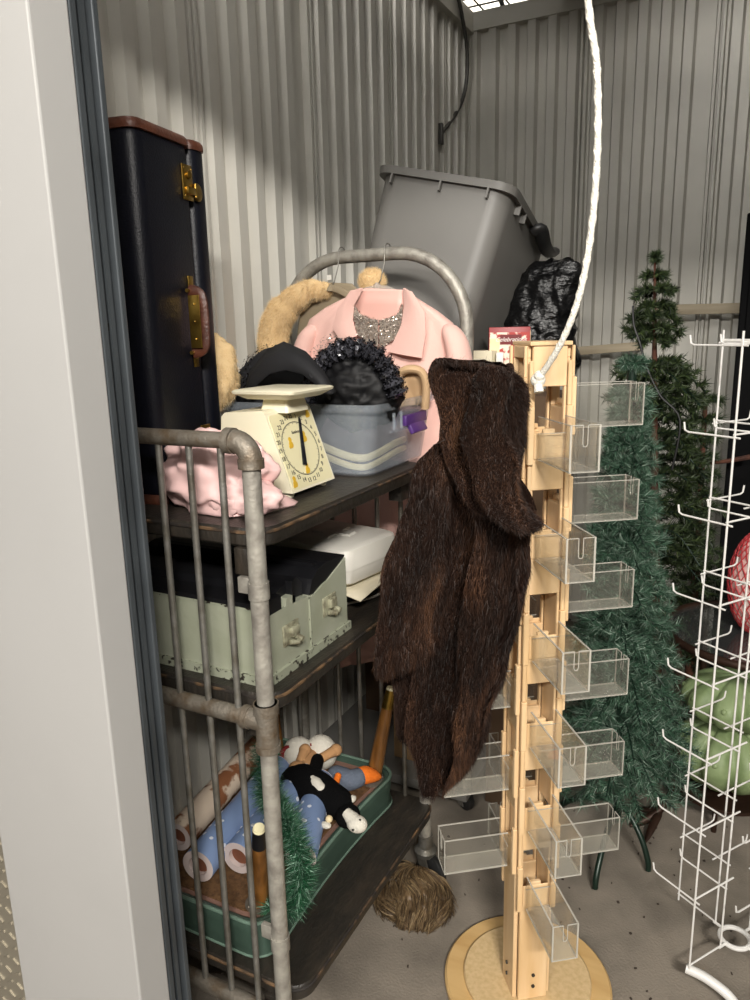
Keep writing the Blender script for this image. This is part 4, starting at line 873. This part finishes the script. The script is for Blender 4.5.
def tray_mesh(name):
    L, W, H, t = .143, .056, .082, .003
    me = MB()
    def pn(c, s_, mi): me.box(c, s_, mi=mi)
    # axes: x along the tray outwards, y across, z up
    pn((L / 2, 0, t / 2), (L, W - 2 * t, t), 2)
    for s in (-1, 1): pn((L / 2, s * (W / 2 - t / 2), H / 2), (L, t, H), 0)
    pn((t / 2, 0, H * .30), (t, W - 2 * t, H * .6), 0)
    pn((L - t / 2, 0, H * .28 + t / 2), (t, W - 2 * t, H * .56 - t), 0)
    for s in (-1, 1): pn((L - t / 2, s * (W * .285), H * .78), (t, W * .41, H * .44), 0)
    e = .0013
    for s in (-1, 1):
        y = s * (W / 2 - t / 2); me.box((L / 2, y, H), (L, t * 1.15, e), mi=1); me.box((L, y, H / 2), (e * 1.3, t * 1.15, H), mi=1); me.box((L / 2, y, 0), (L, t * 1.1, e), mi=1)
        me.box((L, s * W * .29, H), (e * 1.3, W * .42, e), mi=1); me.tube([(L, s * W * .08, H), (L, s * W * .08, H * .60), (L, s * W * .05, H * .55), (L, 0, H * .54)], .0009, 5, mi=1)
    me.box((L, 0, 0), (e * 1.5, W, e), mi=1); me.box((0, 0, H * .6), (e, W, e), mi=1)
    return me
protos = None
def add_tray(N_, T_, z):
    global protos
    p = SC + N_ * (HW + .0155); loc = V3([p[0], p[1], z]) - V3(st.location)
    if protos is None: protos = tray_mesh('tray').build('tray', ['acrylic', 'acrylic_edge', 'acrylic_floor'], st, smooth=False); o = protos; o.data.transform(Matrix.Translation(V3(st.location)))
    else: o = protos.copy(); COL.objects.link(o); o.parent = st
    o.location = loc; o.rotation_euler = (0, 0, math.atan2(N_[1], N_[0]))
for z in FRONT: add_tray(fN, fT, z)
for z in SIDE: add_tray(fT, -fN, z)
for z in FRONT[:4]: add_tray(-fN, -fT, z)
for z in SIDE[:3]: add_tray(-fT, fN, z)

# ================================================================== BROWN FUR COAT over the top left tray
fcx = thing('fur_coat', 'long dark brown fur coat draped over the left side of the display stand', 'coat', (-.47, 1.22, .65))
FG = (0, -.12, -1.0)
BF = ['brown_fur', 'fur_hide']
b = MB(); rows = [(370, 456, 509, 1.235, .07), (385, 450, 511, 1.235, .10), (440, 444, 509, 1.23, .115), (480, 436, 515, 1.225, .12), (520, 428, 530, 1.22, .12), (560, 422, 526, 1.22, .115), (600, 416, 521, 1.22, .11), (650, 412, 511, 1.22, .105), (700, 412, 497, 1.22, .10), (740, 422, 485, 1.22, .09), (765, 431, 472, 1.22, .07), (780, 442, 459, 1.22, .04)]
rows_loft(b, rows, 84, 2.3, fold=lambda u, t, v: min(1, t * 2) * (.046 * math.sin(u * 6.5 + .9 * math.sin(t * 4) + 1.2) + .018 * math.sin(u * 13 + t * 5)))
lumpy(b, .022, 11, 1); fur(b, 150000, .016, .0008, FG, .2, .2); b.build('coat_body', BF, fcx)
b = MB(); rows = [(440, 434, 454, 1.18, .05), (480, 414, 454, 1.155, .085), (540, 397, 446, 1.135, .105), (590, 384, 440, 1.125, .115), (625, 378, 437, 1.12, .12), (648, 379, 434, 1.12, .115), (660, 386, 428, 1.125, .08)]
rows_loft(b, rows, 48, 2.2, fold=lambda u, t, v: .014 * math.sin(u * 6 + 1 + t * 2)); lumpy(b, .020, 12, 2); fur(b, 60000, .016, .0008, FG, .2, .2); b.build('sleeve', BF, fcx)
b = MB(); rows = [(640, 392, 428, 1.20, .06), (690, 397, 432, 1.20, .075), (728, 402, 434, 1.20, .06), (738, 408, 428, 1.20, .03)]
rows_loft(b, rows, 36, 2.3); lumpy(b, .01, 14, 3); fur(b, 20000, .013, .0008, FG, .16, .16); b.build('coat_hem', BF, fcx)
b = MB(); rows = [(362, 474, 506, 1.18, .012), (366, 460, 511, 1.175, .05), (378, 449, 513, 1.165, .085), (410, 442, 511, 1.155, .09), (440, 443, 511, 1.15, .09), (460, 451, 512, 1.145, .085), (480, 466, 515, 1.14, .08), (498, 485, 520, 1.14, .07), (511, 505, 525, 1.14, .055), (521, 524, 528, 1.145, .04), (527, 535, 529, 1.15, .02)]
rows_loft(b, rows, 64, 2.3, fold=lambda u, t, v: .036 * math.sin(u * 4.2 + 2.2 + t * 2.5) + .014 * math.sin(u * 9 + t * 11)); lumpy(b, .022, 13, 4); fur(b, 90000, .012, .0008, (.15, -.05, -.7), .2, .42); b.build('collar', BF, fcx)
b = MB(); P = [aty(500, 376, 1.20), aty(505, 395, 1.185), aty(506, 430, 1.175), aty(508, 465, 1.17)]
b.tube(smoothpath(P, 6), [.024, .03, .033, .035, .036, .036, .036, .036, .036, .035, .034, .033, .032, .031, .03, .028, .026, .022, .018], 20, flat=.8); lumpy(b, .012, 16, 5); fur(b, 26000, .012, .0008, (0, -.05, -.6), .2, .4); b.build('lapel', BF, fcx)

# ================================================================== ROPE, CABLES
b = MB(); kp = planehit(538, 380, SC + fN * (HW + .03), fN)
P = [V3([-.46, 1.22, 2.46])] + [aty(*q, y) for q, y in (((588, 0), 1.28), ((597, 70), 1.29), ((597, 160), 1.30), ((590, 240), 1.31), ((578, 300), 1.32), ((560, 345), 1.335))] + [kp]
P[0] = aty(579, -160, 1.26)
sp = smoothpath(P, 10); b.tube(sp, .0055, 12); b.ball(kp, (.014, .012, .013)); b.ball(kp + V3([.004, -.006, .008]), .010); b.tube([kp, kp + V3([.004, -.006, -.022])], [.008, .009], 10)
for off in (0, math.pi):
    hel = []
    for i, q in enumerate(sp):
        a = i * 1.1 + off; hel.append(q + V3([math.cos(a), math.sin(a), 0]) * .0036)
    b.tube(hel, .0033, 6)
tag(b.build('pull_rope', 'rope_white', angle=1.5), 'white braided pull rope knotted at the front of the display stand', 'rope')
b = MB(); P = [aty(456, -12, 3.55), aty(461, 10, 3.6), aty(467, 50, 3.68), aty(466, 85, 3.70), aty(458, 110, 3.66), atx(441, 134, WX + .03)]
sp = smoothpath(P, 8); b.tube(sp, [.0085 + .0012 * (i % 2) for i in range(len(sp))], 8); b.box(sp[-1] + V3([.0, 0, .0]), (.02, .02, .09), bev=.003); tag(b.build('braided_cable', 'cable_gray'), 'grey braided cable hanging from the wire mesh down to the left wall', 'cable')
for Pp, lab in ((((447, -4), (458, 6), (468, 15), (477, 24)), 'thick black cable lying on the wire mesh near the wall corner'), (((500, -4), (502, 4), (505, 10), (511, 16)), 'thin black cable lying on the wire mesh right of the thick one')):
    b = MB(); b.tube(smoothpath([atz(*q, 3.065) for q in Pp], 5), .012, 8); tag(b.build('cable', 'cable_black'), lab, 'cable', 'black cables on the wire mesh')
b = MB()
# ================================================================== ARTIFICIAL TREES
def conifer(root, tip, tiers, n_need, nl, nw, m_, par, seed, droop=.35, fill=1.0, skip=None, wm='tree_green_metal'):
    """branches leave the pole in tiers; every branch carries a brush of needles"""
    rs = np.random.default_rng(seed); root, tip = V3(root), V3(tip); bases, dirs = [], []; wood = MB()
    for h, rad, cnt in tiers:
        c = root + (tip - root) * h; a0 = rs.random() * 6.28
        for k in range(cnt):
            a = a0 + 6.283 * k / cnt + rs.normal() * .25
            if skip and skip(h, a): continue
            L = rad * rs.uniform(.75, 1.1); o = V3([math.cos(a), math.sin(a), 0]); up = rs.uniform(-.05, .35)
            m1 = c + o * L * .5 + V3([0, 0, L * up * .5]); e = c + o * L + V3([0, 0, -L * droop * rs.uniform(.4, 1.2) + L * up * .5])
            P = np.array(smoothpath([c, m1, e], 5)); wood.tube(P, .0025, 5); twigs = [P]
            for q in (4, 6, 8):
                s_ = np.cross(o, [0, 0, 1]) * rs.choice([-1, 1]); tw = P[q] + (o * .6 + s_ * .8 + V3([0, 0, rs.uniform(-.3, .2)])) * L * .32; twigs.append(np.array([P[q], (P[q] + tw) / 2, tw]))
            for Q in twigs:
                n = int(n_need * fill * (1 if Q is P else .4)); i = rs.integers(0, len(Q) - 1, n); t = rs.random((n, 1)); bs = Q[i] * (1 - t) + Q[i + 1] * t; T = Q[i + 1] - Q[i]; T /= np.linalg.norm(T, axis=1, keepdims=True) + 1e-9
                d = rs.normal(size=(n, 3)); d -= T * (d * T).sum(1, keepdims=True); d /= np.linalg.norm(d, axis=1, keepdims=True); bases.append(bs); dirs.append(d * .8 + T * .65)
    wood.build('branches', wm, par); bases = np.concatenate(bases); dirs = np.concatenate(dirs); f = MB(); f.blades(bases, dirs, nl * rs.uniform(.6, 1.2, len(bases)), nw); return f.build('needles', m_, par, smooth=False)
T2 = V3([-.275, 2.06, 0]); T2t = V3([-.300, 2.05, 1.47])
tr2 = thing('christmas_tree', 'short bluish green artificial tree on a green tripod behind the clear trays', 'tree', T2)
tiers = [(.985, .025, 4)] + [(h, .03 + (1 - h) * .19 + (.015 if h < .5 else 0), int(7 + (1 - h) * 9)) for h in np.linspace(.93, .17, 26)]
conifer(T2 + V3([0, 0, .02]), T2t, tiers, 210, .031, .0017, 'pine_blue', tr2, 3, .30)
b = MB(); b.tube([T2 + V3([0, 0, .10]), T2t], .012, 12); b.build('pole', 'tree_green_metal', tr2)
for q in (atz(595, 889, .008), atz(648, 871, .008), T2 + V3([-.05, .22, .008]), T2 + V3([-.2, .05, .008])):
    b = MB(); d = q - T2; P = [T2 + V3([0, 0, .16]), T2 + d * .35 + V3([0, 0, .145]), T2 + d * .75 + V3([0, 0, .09]), T2 + d * .97 + V3([0, 0, .035]), q + V3([0, 0, .003])]; b.tube(smoothpath(P, 5), .0085, 10); lg = b.build('leg', 'tree_green_metal', tr2)
T1 = V3([-.235, 2.62, 0]); T1t = V3([-.328, 2.58, 1.775])
tr1 = thing('christmas_tree', 'tall slim olive green artificial tree with a bare brown trunk', 'tree', T1)
tiers = [(.985, .015, 2), (.955, .035, 3), (.93, .06, 4), (.90, .06, 4), (.882, .078, 4), (.862, .085, 5), (.845, .06, 4), (.80, .15, 6), (.785, .17, 6), (.77, .14, 6)] + [(h, .14 + (.74 - h) * .16, 10) for h in np.linspace(.75, .2, 22)]
conifer(T1, T1t, tiers, 140, .028, .0046, 'pine_olive', tr1, 5, .45, skip=lambda h, a: (.42 < h < .70 and math.cos(a + 1.63) > .5) or (h < .43 and math.cos(a + .75) > .35))
b = MB(); P = [T1 + (T1t - T1) * t for t in np.linspace(0, .985, 14)]; b.tube(P, [.034 - .031 * t ** .9 for t in np.linspace(0, 1, 14)], 14); b.build('trunk', 'bark', tr1)
b = MB(); b.lathe([(.13, 0), (.13, .01), (.045, .03), (.04, .08)], T1, 28); b.build('foot', 'bark', tr1)
b = MB(); P = [aty(633, 306, 2.50), aty(634, 325, 2.48), aty(640, 343, 2.47), aty(646, 365, 2.45), aty(660, 395, 2.44), aty(680, 420, 2.44), aty(672, 470, 2.44)]; b.tube(smoothpath(P, 5), .0035, 6); b.build('light_cord', 'cable_black', tr1)
T3 = V3([-.07, 3.18, 0])
T3 = V3([-.15, 2.93, 0])
tr3 = thing('christmas_tree', 'thin twiggy green tree with a bare brown branch behind the wire rack', 'tree', T3)
conifer(T3, T3 + V3([-.02, 0, 1.30]), [(h, .055 + .06 * (1 - h), 7) for h in np.linspace(.98, .3, 14)], 40, .035, .004, 'pine_olive', tr3, 9, .2)
b = MB(); b.tube([T3, T3 + V3([-.02, 0, 1.28])], [.02, .008], 10); b.tube([aty(704, 464, 3.0), aty(728, 461, 3.0), aty(750, 457, 3.0)], [.004, .008, .01], 8); b.build('trunk', 'bark', tr3)
b = MB(); b.lathe([(.1, 0), (.1, .01), (.03, .03)], T3, 20); b.build('foot', 'iron_brown', tr3)

# ================================================================== BOARDS ACROSS THE BACK WALL, BLACK PANEL
def board(p, q, y, hgt, lab):
    A = aty(*p, y); B = aty(*q, y + .02); d = B - A; L = np.linalg.norm(d); ang = math.atan2(d[2], d[0]); b = MB(); b.box((A + B) / 2 + V3([0, .01, 0]), (L, .018, hgt), rot=Matrix.Rotation(-ang, 3, 'Y'), bev=.002)
    g = thing('wall_board', lab, 'board', ((A + B) / 2), 'pale boards across the back wall'); b.build('plank', 'board_wood', g, smooth=False)
    for t in (.04, .96):
        c = A + d * t; b = MB(); b.box((c[0], (y + WY) / 2 + .02, c[2]), (.025, WY - y - .028, .03)); b.build('bracket', 'wall_metal', g)
board((560, 352.5), (640, 346), 3.70, .040, 'lower pale board running across the back wall behind the stand')
board((655, 310), (745, 308), 3.70, .045, 'upper pale board on the back wall right of the tall tree')
bp = thing('black_cabinet', 'tall black cabinet at the right behind the white wire rack', 'cabinet', (.18, 3.3, 0))
px0 = aty(735, 360, 3.1)[0]
b = MB(); b.box((px0 + .32, 3.35, .96), (.64, .5, 1.92), bev=.006); b.build('body', 'black_panel', bp, smooth=False)
b = MB(); b.box((px0 + .175, 3.094, .96), (.30, .016, 1.84), bev=.003); b.build('door', 'black_panel', bp, smooth=False); b = MB(); b.box((px0 + .485, 3.094, .96), (.30, .016, 1.84), bev=.003); b.build('door', 'black_panel', bp, smooth=False)

# ================================================================== IRON GLASS-TOP TABLE, GREEN CUSHIONS, RED NET BAG
gc_ = atz(726, 618, .72); gc_ = V3([.055, 2.40, 0])
gtab = thing('glass_table', 'round glass-top table with a brown iron rim and leaf feet', 'table', gc_)
ZT = .62; RT = .26
b = MB(); b.tube([gc_ + V3([math.cos(a) * RT, math.sin(a) * RT, ZT]) for a in np.linspace(0, 2 * math.pi, 65)[:-1]], .012, 10, closed=True); b.build('rim', 'iron_brown', gtab)
b = MB(); b.lathe([(RT - .008, 0), (RT - .008, .006)], gc_ + V3([0, 0, ZT]), 48); b.build('glass_top', 'glass', gtab)
for k in range(4):
    a = -2.5 + k * math.pi / 2; o = V3([math.cos(a), math.sin(a), 0]); b = MB(); P = [gc_ + o * RT + V3([0, 0, ZT]), gc_ + o * (RT - .01) + V3([0, 0, .4]), gc_ + o * (RT - .02) + V3([0, 0, .15]), gc_ + o * (RT + .03) + V3([0, 0, .05]), gc_ + o * (RT + .12) + V3([0, 0, .012])]
    b.tube(smoothpath(P, 5), [.011] * 14 + [.012, .013, .014, .014, .012, .009, .005], 10); lg = b.build('leg', 'iron_brown', gtab)
    for s in (-.7, .7):
        o2 = V3([math.cos(a + s), math.sin(a + s), 0]); q = gc_ + o * (RT + .02) + V3([0, 0, .055]); b = MB(); b.tube(smoothpath([q, q + o2 * .05 + V3([0, 0, -.015]), q + o2 * .12 + V3([0, 0, -.045])], 4), [.006, .009, .012, .013, .013, .012, .01, .007, .003], 8, flat=.5); b.build('leaf', 'iron_brown', lg)
def cushion(c, R_, h, lab):
    g = thing('tufted_cushion', lab, 'cushion', c, 'green tufted cushions under the glass table'); b = MB(); b.ball(V3(c) + V3([0, 0, h / 2]), (R_, R_, h / 2), n=72, k=28, fn=lambda t, p: 1 - .2 * abs(math.cos(p * 4.5)) ** 8 * min(1, math.sin(t) * 1.2)); b.build('pad', 'green_cushion', g, angle=3)
    for k in range(9):
        a = (k + .5) * 2 * math.pi / 9 + .0; a = (k + .5) * 2 * math.pi / 9; rr2 = .93; b = MB(); z = h * .62
        b.lathe([(.011, 0), (.009, .006), (.003, .010)], V3(c) + V3([math.cos(a) * R_ * rr2, math.sin(a) * R_ * rr2, z]), 12, axis=(math.cos(a), math.sin(a), .3)); b.build('button', 'green_cushion', g)
    return g
cc2 = V3([.0, 2.39, 0])
cushion((cc2[0], cc2[1], .105), .165, .225, 'lower large green tufted cushion under the glass table')
cushion((cc2[0] + .01, cc2[1] - .01, .325), .155, .16, 'upper green tufted cushion directly under the glass table top')
sb = thing('iron_shelf', 'brown iron lower shelf carrying the green tufted cushions', 'shelf', gc_ + V3([0, 0, .09])); b = MB(); b.lathe([(.155, .092), (.155, .103)], cc2, 32)
b.build('shelf_plate', 'iron_brown', sb)
for k in range(4):
    a = -1.7 + k * math.pi / 2; b = MB(); b.cyl(cc2 + V3([math.cos(a) * .12, math.sin(a) * .12, .001]), cc2 + V3([math.cos(a) * .12, math.sin(a) * .12, .094]), .008, n=10); b.build('leg', 'iron_brown', sb)
nb = thing('net_bag', 'red and white candy-coloured bag in red netting on the glass table', 'bag', gc_ + V3([.03, 0, ZT])); ncp = V3([.050, 2.40, ZT + .165])
b = MB(); lump(b, ncp, (.085, .08, .16), .07, 2, 41, zmin=ZT + .007); b.build('contents', 'candy', nb, angle=3)
b = MB()
for sgn in (1, -1):
    for k in range(24):
        P = []
        for t in np.linspace(.12, .92, 14):
            th = math.pi * t; a = 2 * math.pi * k / 24 + sgn * t * 3.2; P.append(ncp + V3([math.sin(th) * math.cos(a) * .09, math.sin(th) * math.sin(a) * .085, -math.cos(th) * .165]))
        b.tube(P, .0017, 4)
b.build('netting', 'red_net', nb)

# ================================================================== WHITE WIRE SPINNER RACK
rc = V3([.056, 1.757, 0]); d1 = V3([-.83, .558, 0]); d2 = V3([-.558, -.83, 0])
rk = thing('wire_rack', 'white wire spinner rack with rows of hooks', 'rack', rc)
b = MB(); arms = [(d2, d1), (d1, -d2), (-d2, -d1), (-d1, d2)]
ZR0, ZR1 = .06, 1.50
levels = [.253 + .1785 * k for k in range(8)]
for k, (a, h) in enumerate(arms):
    b = MB()
    for r in (.055, .165): b.cyl(rc + a * r + V3([0, 0, ZR0 if r > .1 else .075]), rc + a * r + V3([0, 0, ZR1 + .03]), .0023, n=8)
    for z in [ZR0 + .012] + levels + [ZR1]:
        b.cyl(rc + a * .03 + V3([0, 0, z + .006]), rc + a * .168 + V3([0, 0, z + .006]), .0022, n=8)
    b.build('wing', 'wire_white', rk)
    for z in levels:
        for r in (.07, .165):
            q = rc + a * r + V3([0, 0, z]); hk = MB(); hk.tube([q - h * .012, q + h * .108, q + h * .117 + V3([0, 0, .004]), q + h * .120 + V3([0, 0, .020])], .0021, 8); hk.build('hook', 'wire_white', rk)
b = MB(); b.tube([rc + V3([math.cos(a) * .034, math.sin(a) * .034, .075]) for a in np.linspace(0, 2 * math.pi, 33)[:-1]], .006, 8, closed=True)
for a, h in arms: b.cyl(rc + a * .034 + V3([0, 0, .075]), rc + a * .06 + V3([0, 0, .075]), .003, n=8)
b.build('hub_ring', 'wire_white', rk)
for k, (a, h) in enumerate(arms):
    if k in (1, 2): continue
    e = _n(a - h * .0 + d2 * 0) ; b = MB()
    if k == 0: P = [atz(686, 968, .06), atz(706, 978, .055), atz(728, 995, .04), atz(740, 1012, .012)]
    else: P = [rc + a * .165 + V3([0, 0, .06]), rc + a * .165 - h * .08 + V3([0, 0, .055]), rc + a * .165 - h * .16 + V3([0, 0, .03]), rc + a * .165 - h * .2 + V3([0, 0, .012])]
    b.tube(smoothpath(P, 5), .0115, 12); b.build('foot_tube', 'wire_white', rk)
